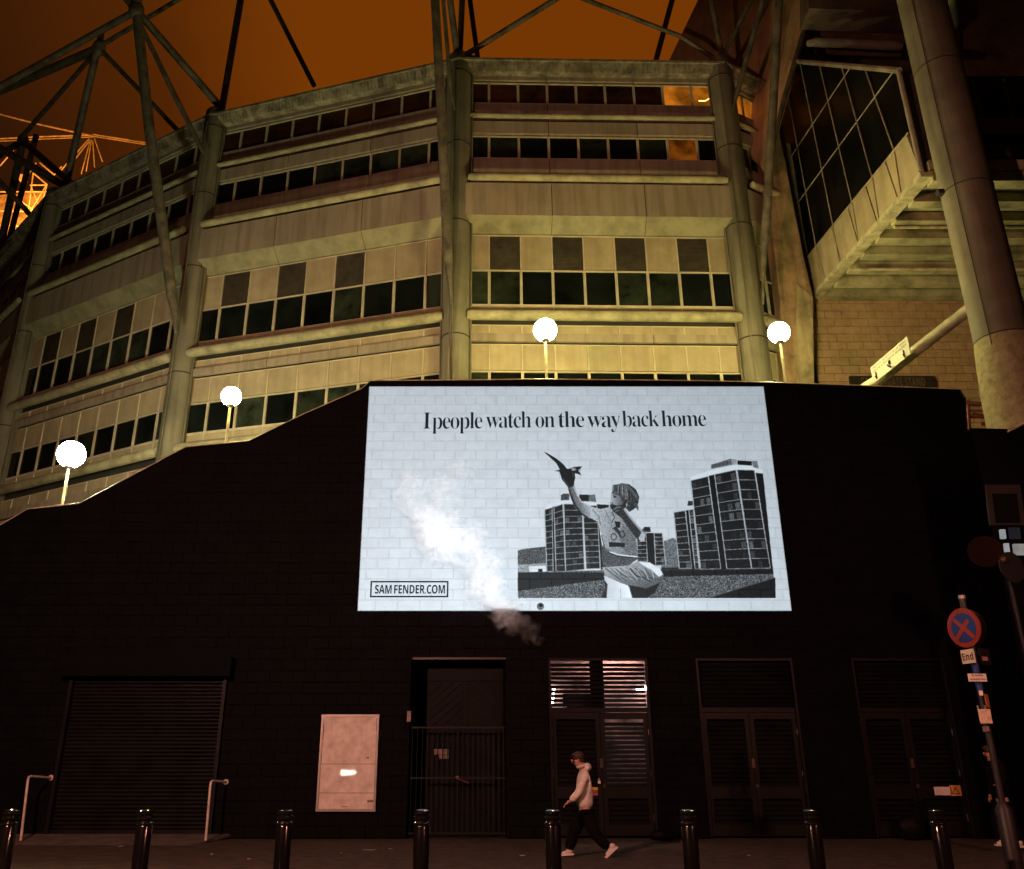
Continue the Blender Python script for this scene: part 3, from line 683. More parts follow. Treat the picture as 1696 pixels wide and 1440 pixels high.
MB().tube([(q.x, WY + .07, q.z), (q.x + .25, WY + .06, q.z - .09)], .018, 8).tube([(q.x, WY + .09, q.z + .03), (q.x, WY + .05, q.z + .03)], .035, 12).build('handle', mat('worn_brass', (.20, .10, .07), .4, metal=.6), th, True)
M_plate = mat('worn_notice', (.22, .17, .14), .5, var=.3, scale=12)
for u0, u1, v0, v1 in ((719, 743, 1241, 1250), (727, 743, 1250.5, 1257)):
    q0, q1 = at(u0, v1, YD), at(u1, v0, YD); MB().box(q0.x, q1.x, YD - .05, YD - .04, q0.z, q1.z).build('notice_plate', M_plate, th)
q0, q1 = at(674, 1196, WY), at(681, 1178, WY)
th2 = thing('door_entry_box', (q0.x, WY, q0.z), 'small worn pale entry box on the left jamb of the gated doorway', 'entry box')
MB().box(q0.x, q1.x, WY - .06, WY, q0.z, q1.z).build('case', M_plate, th2)
MB().tube([(q0.x + .05, WY + .01, q1.z), (q0.x + .055, WY + .01, q1.z + .5), (q0.x + .05, WY + .01, r[3] - .15)], .008, 6).build('cable', M_bar, th2)
MB().box(r[0] + .02, r[1], WY - .04, WY - .015, r[3], r[3] + .05).build('lintel_strip', mat('dull_metal_edge', (.06, .05, .045), .4), th)

# louvred doors
def louvres(th, x0, x1, z0, z1, y, pitch=.098, name='slat', open_=False):
    W2 = x1 - x0
    def mk():
        m = MB()
        if open_: return m.prism([(0, -.02, 0), (0, .02, .073), (0, .03, .073), (0, -.008, 0)], (W2, 0, 0)).mesh('slat')
        return m.prism([(0, -.03, 0), (0, .035, pitch * .95), (0, .047, pitch * .95), (0, -.018, 0), ], (W2, 0, 0)).mesh('slat')
    me = shared(('louv', round(W2, 3), open_), mk)
    k = 0; z = z0
    while z + pitch * .9 < z1: put(name, me, M_blackd, th, loc=(x0, y, z)); z += pitch; k += 1
def leaf_frame(th, x0, x1, z0, z1, y, st=.10, name='door_frame'):
    m = MB(); zm = z0 + (z1 - z0) * .34
    m.box(x0, x0 + st, y - .03, y + .04, z0, z1); m.box(x1 - st, x1, y - .03, y + .04, z0, z1)
    for a_, b_ in ((z0, z0 + .22), (zm - .12, zm + .12), (z1 - .14, z1)): m.box(x0 + st, x1 - st, y - .03, y + .04, a_, b_)
    m.build(name, M_blackd, th)
    return (x0 + st, x1 - st, z0 + .22, zm - .12), (x0 + st, x1 - st, zm + .12, z1 - .14)
def louvred_door(key, label, lit=False):
    r = OPEN[key]; x0, x1, z0, z1 = r
    th = thing('louvred_double_door', ((x0 + x1) / 2, WY, 0), label, 'double door', 'louvred plant room doors')
    opening_frame(r, th, .06, -.02)
    zt = at(0, 1180, WY + .12).z; y = WY + .13
    MB().box(x0 + .06, x1 - .06, y - .05, y + .05, zt, zt + .10).build('transom_bar', M_blackd, th)
    louvres(th, x0 + .07, x1 - .07, zt + .12, z1 - .08, y, open_=lit)
    xm = (x0 + x1) / 2
    for a_, b_ in ((x0 + .06, xm - .006), (xm + .006, x1 - .06)):
        for i, (p, q_, s_, t_) in enumerate(leaf_frame(th, a_, b_, .05, zt - .01, y)):
            louvres(th, p, q_, s_, t_, y, open_=(lit and a_ > xm - .2 and i == 1))
    for s_ in (x0 + .055, x1 - .075):
        for zz in (.35, 1.25, 2.1): MB().tube([(s_ + .01, y - .045, zz), (s_ + .01, y - .045, zz + .14)], .012, 8).build('hinge', mat('hinge_steel', (.16, .11, .10), .35, metal=.5), th, True)
    MB().box(xm - .04, xm + .03, y - .05, y - .03, 1.42, 1.62).build('lock_plate', mat('lock_steel', (.09, .06, .055), .4, metal=.4), th)
    MB().tube([(xm + .03, y - .03, 1.05), (xm + .03, y - .06, 1.05)], .035, 12).build('knob', mat('lock_steel', (.2, .1, .1), .4), th, True)
    if not lit:
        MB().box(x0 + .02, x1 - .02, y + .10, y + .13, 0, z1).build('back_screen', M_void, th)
    return th, zt, y
t2, zt, yd = louvred_door('d2', 'louvred black double door with bright light showing between its slats', True)
louvred_door('d3', 'louvred black double door, unlit, between the brightly lit one and the one with notices')
t4, _, _ = louvred_door('d4', 'louvred black double door with a white and an orange notice on its right leaf')
# lit plant room behind the first door
r = OPEN['d2']; x0, x1 = r[0], r[1]; xm = (x0 + x1) / 2
room = thing('plant_room', (xm, WY + 2, 0), 'small plant room with lit tubes seen between the door slats', 'plant room')
M_room = mat('plant_room_wall', (.60, .34, .28), .7, var=.9, scale=1.6, bump=.2)
rb = MB(); rb.box(x0 - .5, x1 + .5, WY + .98, WY + 1.04, 0, 4.6).box(x0 - .5, x1 + .5, WY + BK, WY + .98, 4.6, 4.65)
rb.build('wall', M_room, room)
MB().box(x0 + .4, x0 + 1.25, WY + .80, WY + .98, 2.8, 3.05).build('duct', M_void, room)
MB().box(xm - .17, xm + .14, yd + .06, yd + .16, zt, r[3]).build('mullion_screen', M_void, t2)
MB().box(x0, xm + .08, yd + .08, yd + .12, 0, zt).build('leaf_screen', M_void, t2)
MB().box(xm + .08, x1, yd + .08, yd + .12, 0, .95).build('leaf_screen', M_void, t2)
q = at(1066, 1141, WY + .7); MB().tube([q + Vector((-.16, 0, -.05)), q + Vector((.12, 0, .05))], .045, 10).build('lamp_tube', M_white_tube, room)
q = at(915, 1165, WY + .8); MB().tube([q + Vector((0, 0, 0)), q + Vector((.05, 0, .35))], .02, 8).build('lamp_tube', M_white_tube, room)
lamp('plant_room_light', 'AREA', (xm + .5, WY + .75, 4.45), 190, (1, .80, .74), (1.2, .2), (xm + .3, WY + .85, 0))
q0, q1 = at(973, 1318, WY + .1), at(989.5, 1304, WY + .1)
M_yel = mat('yellow_notice', (.75, .42, .04), .5, var=.1); M_red = mat('red_notice', (.55, .03, .05), .5, var=.1)
hh = (q1.z - q0.z) / 3
MB().box(q0.x, q1.x, WY + .05, WY + .06, q0.z + 2 * hh, q1.z).build('warning_notice', M_yel, t2)
MB().box(q0.x, q1.x, WY + .05, WY + .06, q0.z + hh, q0.z + 2 * hh - .005).build('notice_plate', M_plate, t2)
MB().box(q0.x, q1.x, WY + .05, WY + .06, q0.z, q0.z + hh - .005).build('warning_notice', M_red, t2)
q = at(992, 1295, WY + .08); MB().box(q.x - .03, q.x + .03, WY + .03, WY + .06, q.z - .04, q.z + .02).tube([(q.x - .018, WY + .045, q.z + .02), (q.x - .012, WY + .045, q.z + .06), (q.x + .012, WY + .045, q.z + .06), (q.x + .018, WY + .045, q.z + .02)], .006, 6).build('padlock', M_white, t2)
for (u0, u1, v0, v1, mm_) in ((1549, 1574.5, 1303.5, 1317.5, M_white), (1575.5, 1590, 1301, 1318.5, mat('orange_notice', (.80, .36, .10), .5, var=.1))):
    q0, q1 = at(u0, v1, WY + .08), at(u1, v0, WY + .08); MB().box(q0.x, q1.x, WY + .075, WY + .09, q0.z, q1.z).build('notice_plate', mm_, t4)
q0, q1 = at(1578, 1315, WY + .06), at(1588, 1304.5, WY + .06)
for P, Q in (((q0.x, q0.z), ((q0.x + q1.x) / 2, q1.z)), (((q0.x + q1.x) / 2, q1.z), (q1.x, q0.z)), ((q1.x, q0.z), (q0.x, q0.z))):
    MB().tube([(P[0], WY + .072, P[1]), (Q[0], WY + .072, Q[1])], .007, 5).build('warning_triangle', M_ink, t4)
# rounded black mounds at the foot of the wall
M_mound = mat('black_mound', (.004, .004, .004), .6, var=.2, bump=1, bscale=6, spec=.15)
for (u, v, w_, h_), lb in (((1512, 1380, .62, .55), 'rounded black sack against the door with notices'), ((1098, 1387, .55, .22), 'flat black sack on the ground right of the lit door')):
    p = at(u, v, 20.0); m = MB(); m.ball((p.x, 20.0, h_ * .42), 1, 22, (w_ * .5, .2, h_ * .5)); me = m.mesh('dark_mound', True, True)
    rr = random.Random(3)
    for vv in me.vertices: vv.co += Vector((rr.uniform(-1, 1), rr.uniform(-1, 1), rr.uniform(-1, 1))) * .022; vv.co.z = max(.003, vv.co.z)
    put('dark_mound', me, M_mound, None, label=lb, cat='mound')
# litter
M_paper = mat('pale_litter', (.55, .45, .38), .8)
for i, (u, v, a_, w_, h_, lb) in enumerate(((612, 1409, .3, .26, .05, 'flat pale scrap of paper below the poster case'), (647, 1407, .8, .09, .05, 'small pale scrap right of the larger one below the poster case'), (565, 1414, .2, .05, .04, 'tiny pale scrap left of the paper below the poster case'), (866, 1418, 1.2, .12, .06, 'pale wrapper in front of the gated doorway'), (351, 1416, .5, .06, .04, 'tiny pale scrap right of the right handrail'), (200, 1403, 1.9, .10, .05, 'pale crumpled scrap in front of the shutter'), (412, 1424, .2, .07, .04, 'pale scrap beside the third bollard'), (1240, 1418, .7, .09, .05, 'pale scrap in front of the unlit louvred door'))):
    p = EYE + ray(u, v) * (-1.6 / ray(u, v).z); m = MB(); ca_, sa_ = math.cos(a_), math.sin(a_)
    rr = random.Random(i); P = []
    for k in range(9):
        th_ = k * 2 * math.pi / 9; q_ = rr.uniform(.7, 1.1); P.append((p.x + q_ * w_ * .5 * math.cos(th_), p.y + q_ * h_ * 1.2 * math.sin(th_), .006 + rr.uniform(0, .008)))
    m.prism(P, (0, 0, .004)); m.build('paper_scrap', M_paper, None, label=lb, cat='litter')

# ------------------------------------------------------------------ bollards
BY = 12.0
p = at(243, 1343, BY)
def boll_at(u): return Vector((at(u, 1341, BY).x, BY, 0))
b0 = thing('bollard', boll_at(20), 'x', 'bollard', 'black bollards along the pavement edge')
o = boll_at(20)
MB().lathe(o, [(.10, 0), (.10, .80), (.092, .815)], 24).build('shaft', M_bollard, b0, True)
MB().lathe(o, [(.080, .81), (.102, .820), (.108, .832), (.108, .842), (.100, .855), (.078, .863)], 24).build('ring', M_bollard, b0, True)
MB().lathe(o, [(.080, .86), (.080, .885)], 24).build('neck', M_bollard, b0, True)
MB().lathe(o, [(.080, .88), (.100, .890), (.104, .905), (.100, .922), (.082, .932), (.082, .940), (.100, .95), (.103, .965), (.098, .985), (.07, 1.0), (.0, 1.004)], 24).build('cap', M_bollard, b0, True)
for u, lb in ((20, 'gloss black bollard in front of the left handrail, leftmost of the row'), (243, 'gloss black bollard in front of the middle of the shutter'), (473, 'gloss black bollard just left of the poster case'), (699, 'gloss black bollard in front of the bar gate'), (915, 'gloss black bollard right beside the walking man'), (1139, 'gloss black bollard between the lit louvred door and the unlit one'), (1343, 'gloss black bollard right of the unlit louvred door'), (1550, 'gloss black bollard below the white and orange notices')):
    if u == 20: b0['label'] = lb
    else: dup(b0, boll_at(u), lb)

# ------------------------------------------------------------------ terrace and globe lamps behind the wall
tp = [(-40, 5.0), (-16.5, 5.5)] + [(p.x, p.z - 1.2) for p in top[1:-2]] + [(30, 9.5)]
tp += [(x, z - .3) for x, z in reversed(tp)]
MB().prism([(x, WY + BK + .15, z) for x, z in tp], (0, 5.0, 0)).build('terrace', mat('terrace_paving', (.22, .19, .13), .85), kind='structure')
LY = 21.7
def globe_lamp(u, v, ub, vb, m, r_, lb):
    c = at(u, v, LY); base = at(ub, vb, LY); zb_ = base.z - 1.6
    th = thing('globe_lamp', (c.x, LY, zb_), lb, 'lamp post', 'globe lamps behind the black wall')
    MB().lathe((c.x, LY, 0), [(.055, zb_), (.055, zb_ + .9), (.038, zb_ + 1.0), (.038, c.z - r_ - .02)], 14).build('post', M_cope, th, True)
    MB().lathe((c.x, LY, 0), [(.05, c.z - r_ - .05), (.12, c.z - r_ + .01), (.10, c.z - r_ + .03)], 16).build('gallery', M_alu, th, True)
    MB().ball(c, r_, 28).build('globe', m, th, True)
globe_lamp(118, 753, 108, 838, M_globe2, .36, 'globe lamp with a brilliant whitish glow, lowest on the stepped wall')
globe_lamp(383, 657, 376, 735, M_globe3, .27, 'globe lamp with a softer yellow glow on the middle step of the wall')
globe_lamp(903, 547, 905, 632, M_globe, .33, 'yellow lit globe lamp above the bright picture')
globe_lamp(1290, 551, 1299, 636, M_globe, .30, 'yellow lit globe lamp beside the block wall and brown pier')

# ------------------------------------------------------------------ stadium stand
stand = thing('stadium_stand', (-1, 26, 0), 'curved concrete stadium stand with bands of dark windows, ledges and round columns', 'stadium')
NODE = [Vector(p) for p in ((-33.0, 51.5, 0), (-28.2, 42.0, 0), (-20.4, 34.35, 0), (-11.2, 29.0, 0), (-1.0, 26.0, 0), (9.0, 26.2, 0), (11.0, 27.3, 0))]
NB = [9, 9, 9, 9, 9, 2]
Z = lambda v: zat(v, 26.0)
def bay(i):
    A, B = NODE[i], NODE[i + 1]; d = B - A; L = d.length; ang = math.atan2(d.y, d.x); n = NB[i]; w = L / n
    e = d / L; inn = Vector((-e.y, e.x, 0))
    def P(s, out, z): return A + e * s - inn * out + Vector((0, 0, z))
    def panel(s0, s1, z0, z1, out, thick, m, name, key=None, label=None):
        W2, H2 = s1 - s0, z1 - z0
        me = shared(('pan', round(W2, 2), round(H2, 3), thick, name), lambda: MB().box(.014, W2 - .014, 0, thick, .008, H2 - .008).mesh(name))
        put(name, me, m, stand, loc=P(s0, out, z0), rz=ang, label=label)
    def spandrel(v0, v1, out, m=M_panel, name='spandrel_panel', z0=None, z1=None):
        a, b = (Z(v1), Z(v0)) if z0 is None else (z0, z1)
        cuts = list(range(0, n, 3)) + [n]
        for p, q in zip(cuts[:-1], cuts[1:]): panel(p * w, q * w, a, b, out, .12, m, name)
    def slope(za, zb, outa, outb, m, name='sloped_panel'):   # from (outa, za) at the top to (outb, zb) at the bottom
        cuts = list(range(0, n, 3)) + [n]
        for p, q in zip(cuts[:-1], cuts[1:]):
            W2 = (q - p) * w
            me = shared(('slo', round(W2, 2), round(za - zb, 3), outa, outb), lambda: MB().prism([(.008, -outa, za - zb), (.008, -outb, 0), (.008, -outb + .1, .0), (.008, -outa + .1, za - zb + .01)], (W2 - .016, 0, 0)).mesh(name))
            put(name, me, m, stand, loc=P(p * w, 0, zb), rz=ang)
    def windows(v0, v1, tag, z0=None, z1=None, red=0):
        a, b = (Z(v1), Z(v0)) if z0 is None else (z0, z1); H2 = b - a
        def fr_():
            m = MB(); t_ = .045; g = .004
            m.box(g, w - g, -.03, .05, 0, t_).box(g, w - g, -.03, .05, H2 - t_, H2).box(g, t_, -.03, .05, t_, H2 - t_).box(w - t_, w - g, -.03, .05, t_, H2 - t_); return m.mesh('window')
        fme = shared(('win', round(w, 3), round(H2, 3)), fr_)
        gme = shared(('gla', round(w, 3), round(H2, 3)), lambda: MB().box(.045, w - .045, .02, .035, .045, H2 - .045).mesh('pane'))
        for k in range(n):
            f = put('window', fme, M_frame, stand, loc=P(k * w, 0, a), rz=ang)
            mm_ = M_glassA if tag == 'A' else M_glass
            if mm_ is M_glass and random.random() < .3: mm_ = M_glass2
            if i == 4 and tag == 'A' and k >= 7: mm_ = M_litroom
            if i == 5 and tag == 'A' and k <= 1: mm_ = M_litroom
            if i == 4 and tag == 'B' and k == 7: mm_ = M_litroom2
            put('pane', gme, mm_, f, loc=P(k * w, 0, a), rz=ang)
            if mm_ is M_litroom and k == 8:
                c_ = P((k + .5) * w, .012, (a + b) / 2 - .1)
                MB().tube([c_ + e * (-.30) + Vector((0, 0, -.12)), c_ + e * -.05 + Vector((0, 0, -.12)), c_ + e * .12 + Vector((0, 0, 0)), c_ + e * .17 + Vector((0, 0, .2))], .022, 8).build('strip_light', M_tube, f, True)
    def ledge(v, r_, out, z=None):
        zc = Z(v) if z is None else z
        MB().tube([P(.35, out, zc), P(.5, out, zc), P(L - .5, out, zc), P(L - .35, out, zc)], [r_ * .8, r_, r_, r_ * .8], 14).build('ledge', M_ledge, stand, True)
        MB().box(0, L, -out, .1, -r_ * .2, r_ * .55).mesh('x')
    def units(v0, v1, alt, out=.0, z0=None, z1=None, name='infill_panel'):
        a, b = (Z(v1), Z(v0)) if z0 is None else (z0, z1); H2 = b - a
        for k in range(n):
            louvre = alt and k % 2 == 1 and (k < 7 or i == 4)
            if louvre:
                def lm():
                    m = MB(); zz = .04
                    m.box(.01, w - .01, .05, .07, 0, H2)
                    while zz < H2 - .05: m.prism([(.03, .03, zz + .03), (.03, -.01, zz), (.03, -.005, zz - .004), (.03, .035, zz + .022)], (w - .06, 0, 0)); zz += .055
                    return m.mesh('louvre_panel')
                put('louvre_panel', shared(('lou', round(w, 3), round(H2, 3)), lm), M_louv, stand, loc=P(k * w, out, a), rz=ang)
            else: panel(k * w + .012, (k + 1) * w - .012, a, b, out, .06, M_panel2 if alt or z0 is not None else M_panel2, name)
        mu = MB()
        for k in range(n + 1): mu.quad_box(P(k * w - .022, out + .035, a), e * .044, inn * .06, (0, 0, H2))
        mu.quad_box(P(0, out + .03, b - .02), e * L, inn * .05, (0, 0, .03))
        mu.build('mullions', M_frame, stand)
    # backing wall
    MB().prism([P(0, -.12, 0), P(L, -.12, 0), P(L, -.12, Z(97)), P(0, -.12, Z(97))], inn * .3).build('backing_wall', M_gap, stand)
    # eave: ribbed fascia under a roof edge
    za, zb_ = zat(97, 25.45) - .10, zat(119, 25.7)
    MB().prism([P(-.1, .62, za), P(-.1, .62, za + .10), P(-.1, -3.5, za + .55), P(-.1, -3.5, za)], e * (L + .2)).build('roof_edge', M_rib, stand)
    er = MB(); k = 0.0
    er.prism([P(0, .50, za - .01), P(0, .34, zb_), P(0, .1, zb_), P(0, .1, za - .01)], e * L)
    while k < L:
        er.prism([P(k, .545, za - .01), P(k, .385, zb_), P(k, .335, zb_), P(k, .495, za - .01)], e * .075); k += .15
    er.build('ribbed_fascia', M_rib, stand, kind='stuff')
    spandrel(121.5, 135, .10); windows(137, 172, 'A')
    spandrel(173, 184, .10); slope(Z(184.3), Z(196), .10, .02, M_slope); ledge(199, .10, .26)
    spandrel(203.5, 223.5, .12); windows(225, 263, 'B'); spandrel(265, 297, .14); slope(Z(297.3), Z(307), .14, .02, M_slope); ledge(311.5, .14, .66)
    spandrel(317, 369, .52, name='deep_panel'); slope(Z(369.5), Z(388), .52, .04, M_soffit, 'soffit_panel')
    units(390, 446, True); windows(447, 506, 'C'); units(507, 524, False, name='sill_panel'); ledge(531, .19, .42)
    units(538.5, 555, False, name='band_panel'); spandrel(555.5, 569, .20, name='ring_beam'); units(570.5, 613, False, name='tall_panel')
    windows(0, 0, 'D', 12.52, Z(614.5)); units(0, 0, False, z0=12.08, z1=12.50, name='sill_panel'); ledge(0, .19, .42, 11.86)
    units(0, 0, False, z0=11.1, z1=11.55, name='band_panel'); spandrel(0, 0, .20, name='ring_beam', z0=10.7, z1=11.08); units(0, 0, False, z0=9.4, z1=10.68, name='tall_panel')
    MB().prism([P(0, .02, 0), P(L, .02, 0), P(L, .02, 9.38), P(0, .02, 9.38)], inn * .1).build('plinth_wall', M_panel, stand)
for i in range(6): bay(i)
ZT = Z(103)
for i, nd in enumerate(NODE[1:6]):
    pa, pb_ = NODE[i], NODE[i + 2]; d = (pb_ - pa).normalized(); o = nd - Vector((-d.y, d.x, 0)) * .15
    r_ = .47
    cl = MB().lathe(o, [(r_, 0), (r_, ZT - 1.0), (r_ * .99, ZT - .95), (r_ * .99, ZT - .05), (r_ * .86, ZT + .05)], 28).build('column', M_conc, stand, True)
    for zz in (Z(136), Z(252), Z(380), Z(566)): MB().lathe(o, [(r_, zz), (r_ + .018, zz + .01), (r_ + .018, zz + .035), (r_, zz + .045)], 28).build('column_joint', M_gap, cl, True)
    MB().tube([o + Vector((-.20, -r_ - .02, 8)), o + Vector((-.20, -r_ - .02, ZT - .8))], .022, 8).build('conduit', M_conc_d, cl, True)
    side = Vector((d.x, d.y, 0))
    for s_ in (-1, 1): MB().tube([o + side * s_ * (r_ + .04) + Vector((0, -.05, 8)), o + side * s_ * (r_ + .04) + Vector((0, -.05, ZT - .9))], .035, 8).build('edge_strip', M_conc_d, cl, True)

# roof trusses above the stand (ends given by pixel and distance)
truss = thing('roof_truss', (-5, 26, 26), 'open steel tube roof truss and struts rising from the column heads', 'roof truss')
def mem(pts, wpx, m=M_steel, parent=truss, name='strut', taper=None):
    P = [at(u, v, y) for u, v, y in pts]
    rs = []
    for k, (u, v, y) in enumerate(pts):
        sc = FPX * ray(u, v).y / y; w0 = wpx[k] if isinstance(wpx, (list, tuple)) else wpx; rs.append(max(.02, w0 / sc / 2 * .92))
    return MB().tube(P, rs, 14).build(name, m, parent, True)
N1, N2, N3 = (226, 18), (164, 80), (38, 234)
mem([(*N1, 26.3), (248, 219, 26.9), (285, 492, 27.6), (289, 515, 27.65), (291, 552, 27.7)], [17, 19, 19, 14, 5])
mem([(232, 40, 26.4), (290, 160, 27.2), (333, 245, 28), (341, 260, 28.1)], [8, 10, 9, 4])
mem([(*N1, 26.3), (367, 180, 28.9)], 14); mem([(368, 178, 28.9), (402, -20, 31)], 12)
mem([(*N1, 26.3), (-20, 155, 30)], 12); mem([(*N1, 26.3), (228, -20, 26)], 17); mem([(170, 74, 31), (320, -15, 27)], 8)
mem([(*N1, 26.3), (198, -15, 26)], 14)
mem([(*N2, 31), (-20, 160, 36)], 15); mem([(*N2, 31), (292, 214, 31)], 9); mem([(*N2, 31), (38, 225, 37)], 8); mem([(160, 86, 31), (109, 306, 34.2)], [13, 13]); mem([(168, 52, 31), (*N2, 31)], 11)
mem([(*N3, 38), (116, 302, 35.5)], 12); mem([(-10, 240, 37), (103, 306, 34.3)], 14); mem([(*N3, 38), (0, 412, 39)], 13, M_steel_d); mem([(60, 225, 39), (12, 410, 39)], 10, M_steel_d)
mem([(-10, 290, 36), (68, 376, 36.5)], 10); mem([(90, 325, 36.3), (-10, 432, 38)], 9, M_steel_d); mem([(-10, 262, 40), (*N3, 38)], 11, M_steel_d)
for (u, v), y in ((N1, 26.3), (N2, 31), (N3, 38)): MB().ball(at(u, v, y), .30, 16, (1, 1, 1.5)).build('node_joint', M_steel, truss, True)
mem([(520, 142, 30), (443, -10, 30)], 9, M_steel_d)
mem([(720, -10, 22.5), (730, 170, 23.6), (742, 430, 25.0), (744, 455, 25.1), (748, 505, 25.2)], [16, 17, 18, 12, 5])
mem([(748, 500, 25.2), (750, 640, 25.35)], 4); mem([(733, -10, 23.4), (748, 160, 25), (754, 182, 25.2)], [7, 8, 3]); mem([(744, -10, 24.6), (758, 95, 25.7)], 12); mem([(766, -10, 26.2), (761, 98, 26)], 11)
mem([(777, -10, 28), (791, 95, 27.5)], 9, M_steel_d); mem([(770, 92, 25.8), (935, -10, 25)], 10); mem([(950, -8, 25), (1126, 60, 25.6), (1188, 100, 26)], 8)
mem([(1116, -10, 29), (1087, 98, 28)], 10, M_steel_d)
mem([(1176, -10, 25.4), (1197, 98, 26)], 9); mem([(1250, -10, 25.2), (1198, 92, 26)], 9); mem([(1267, -10, 24), (1222, 150, 25.4), (1214, 182, 25.5)], [10, 9, 3])
mem([(1291, -10, 22), (1268, 390, 24.6), (1266, 410, 24.7), (1264, 470, 24.9), (1264, 505, 25)], [15, 16, 12, 6, 4])
MB().tube([at(752, 92, 25.9), at(790, 98, 26.3)], .12, 10).build('bearing', M_steel, truss, True)

# floodlit far roof, beyond the stand at the left
far = thing('floodlit_roof', (-60, 95, 20), 'distant orange floodlit stadium roof steelwork seen past the left end of the stand', 'stadium roof')
M_fl = mat('floodlit_steel', (.62, .55, .45), .6, var=.3)
def fm(pts, w): return mem([(u, v, 95) for u, v in pts], w, M_fl, far, 'lattice_tube')
fm([(-20, 184), (60, 205), (155, 226)], 3.5); fm([(-20, 231), (60, 227), (155, 224)], 3); fm([(-20, 235), (60, 231), (155, 227)], 2); fm([(155, 223), (250, 238)], 3); fm([(155, 226), (250, 241)], 2)
for a_, b_, w_ in (((148, 230), (100, 284), 2.6), ((150, 232), (118, 272), 2.2), ((150, 232), (135, 288), 2.2), ((152, 232), (143, 284), 2), ((154, 234), (157, 277), 2.2), ((157, 230), (170, 268), 2.4), ((55, 287), (45, 372), 2.5), ((55, 287), (78, 306), 2.5), ((50, 307), (78, 307), 2.2), ((78, 306), (66, 352), 2.5), ((52, 310), (66, 345), 1.6), ((66, 270), (90, 290), 2.4), ((90, 290), (102, 276), 2), ((25, 246), (0, 275), 2.4), ((-10, 318), (78, 318), 2.6), ((0, 350), (58, 351), 2.2), ((0, 374), (42, 376), 2.2), ((58, 350), (30, 330), 1.8), ((78, 306), (20, 400), 2.6), ((82, 318), (-5, 440), 2.6), ((40, 300), (60, 270), 2)): fm([a_, b_], w_)
MB().prism([at(u, v, 99) for u, v in ((-30, 324), (25, 322), (52, 318), (75, 320), (62, 352), (30, 385), (-30, 480))], (0, .6, 0)).build('canopy_sheet', M_fl, far)
MB().box(at(34, 295, 94).x, at(44, 295, 94).x, 93.7, 94.4, at(0, 300, 94).z, at(0, 291, 94).z).build('floodlight', M_fl, far)
c = at(20, 345, 92); lamp('floodlight_light', 'POINT', (c.x, 92, c.z), 6500, (1, .30, .035), .4)
c = at(120, 262, 90); lamp('floodlight_light', 'POINT', (c.x - 2, 88, c.z - 3), 6500, (1, .30, .035), .4)

# ------------------------------------------------------------------ right-hand stand: cladding, pier, block wall, glazed stair
rs_ = thing('corner_stand', (14, 27, 0), 'dark corner stand at the right with brown cladding, brown pier and yellow block wall', 'stadium')
fan_t = [1168, 1190, 1212, 1233, 1255, 1276, 1296, 1316, 1335, 1356]
fan_b = [(1094, 130), (1125, 160), (1155, 190), (1184, 215), (1208, 235), (1228, 248), (1245, 258), (1258, 268), (1266, 278), (1272, 285)]
for k in range(9):
    a0, a1 = (fan_t[k] + .1, -25), (fan_t[k + 1] - .1, -25); c0, c1 = fan_b[k], fan_b[k + 1]
    y0, y1 = 29.4 - .45 * k, 29.4 - .45 * (k + 1); P = [at(*a0, y0), at(*a1, y1), at(*c1, y1), at(*c0, y0)]
    MB().prism(P, (0, .15, 0)).build('cladding_sheet', M_clad, rs_)
MB().tube([at(1362, -20, 25.2), at(1330, 60, 25.2), at(1300, 160, 25.2), at(1286, 215, 25.2), at(1272, 285, 25.3)], [.12, .12, .1, .08, .05], 10).build('edge_tube', M_steel_d, rs_, True)
MB().tube([at(1395, -20, 27.6), at(1362, 25, 27.6), at(1343, 60, 27.6), at(1328, 95, 27.6)], [.34, .26, .18, .12], 12).build('curved_beam', M_conc_d, rs_, True)
pt = [(1262, 250), (1290, 215), (1312, 330), (1332, 432), (1346, 490), (1350, 720), (1300, 720), (1292, 500), (1272, 330)]
MB().prism([at(u, v, 26.3) for u, v in pt], (0, 1.2, 0)).build('pier', M_pier, rs_)
MB().prism([at(u, v, 26.22) for u, v in ((1320, 470), (1346, 492), (1350, 720), (1318, 720))], (0, .1, 0)).build('pier_facing', mat('yellow_render', (.42, .33, .19), .85, var=.3, bump=.4, streak=.3), rs_)
YB = 27.0
x0, x1, z0, z1 = at(1349, 600, YB).x, at(1645, 600, YB).x, 9.5, at(1400, 462, YB).z
MB().box(x0, x1 + 6, YB, YB + .3, 4, z1 + 6).build('mortar_bed', M_mortar, rs_)
h_, w_ = .305, .60; j = 0; z = z0; cnt = 0
while z + h_ <= z1 + .01:
    x = x0 - (j % 2) * w_ / 2
    while x < x1:
        p, q = max(x, x0), min(x + w_, x1)
        if q - p > .1:
            def bm2():
                m = block_mesh(q - p, h_, proud=.03, ch=.012); return m.mesh('brick')
            me = shared(('yb', round(q - p, 2)), bm2)
            put('brick', me, M_brick, rs_, loc=(p, YB - random.uniform(0, .008), z)); cnt += 1
        x += w_
    z += h_; j += 1
# stand name board
a, c = at(1413, 652, YB - .2), at(1548, 622, YB - .2)
nb_ = thing('stand_name_board', ((a.x + c.x) / 2, YB - .2, a.z), 'long black name board with dull lettering low on the yellow block wall', 'sign')
MB().box(a.x, c.x, YB - .16, YB - .05, a.z, c.z).build('board', mat('black_board', (.02, .015, .013), .5), nb_)
me = text_mesh(bold('GALLOWGATE STAND'), 1, spacing=1.05); fit_text(me, (a.x + .35, YB - .165, at(0, 643, YB).z), (1, 0, 0), (0, 0, 1), c.x - a.x - .7, .32)
put('lettering', me, mat('dull_letters', (.13, .09, .06), .5), nb_)
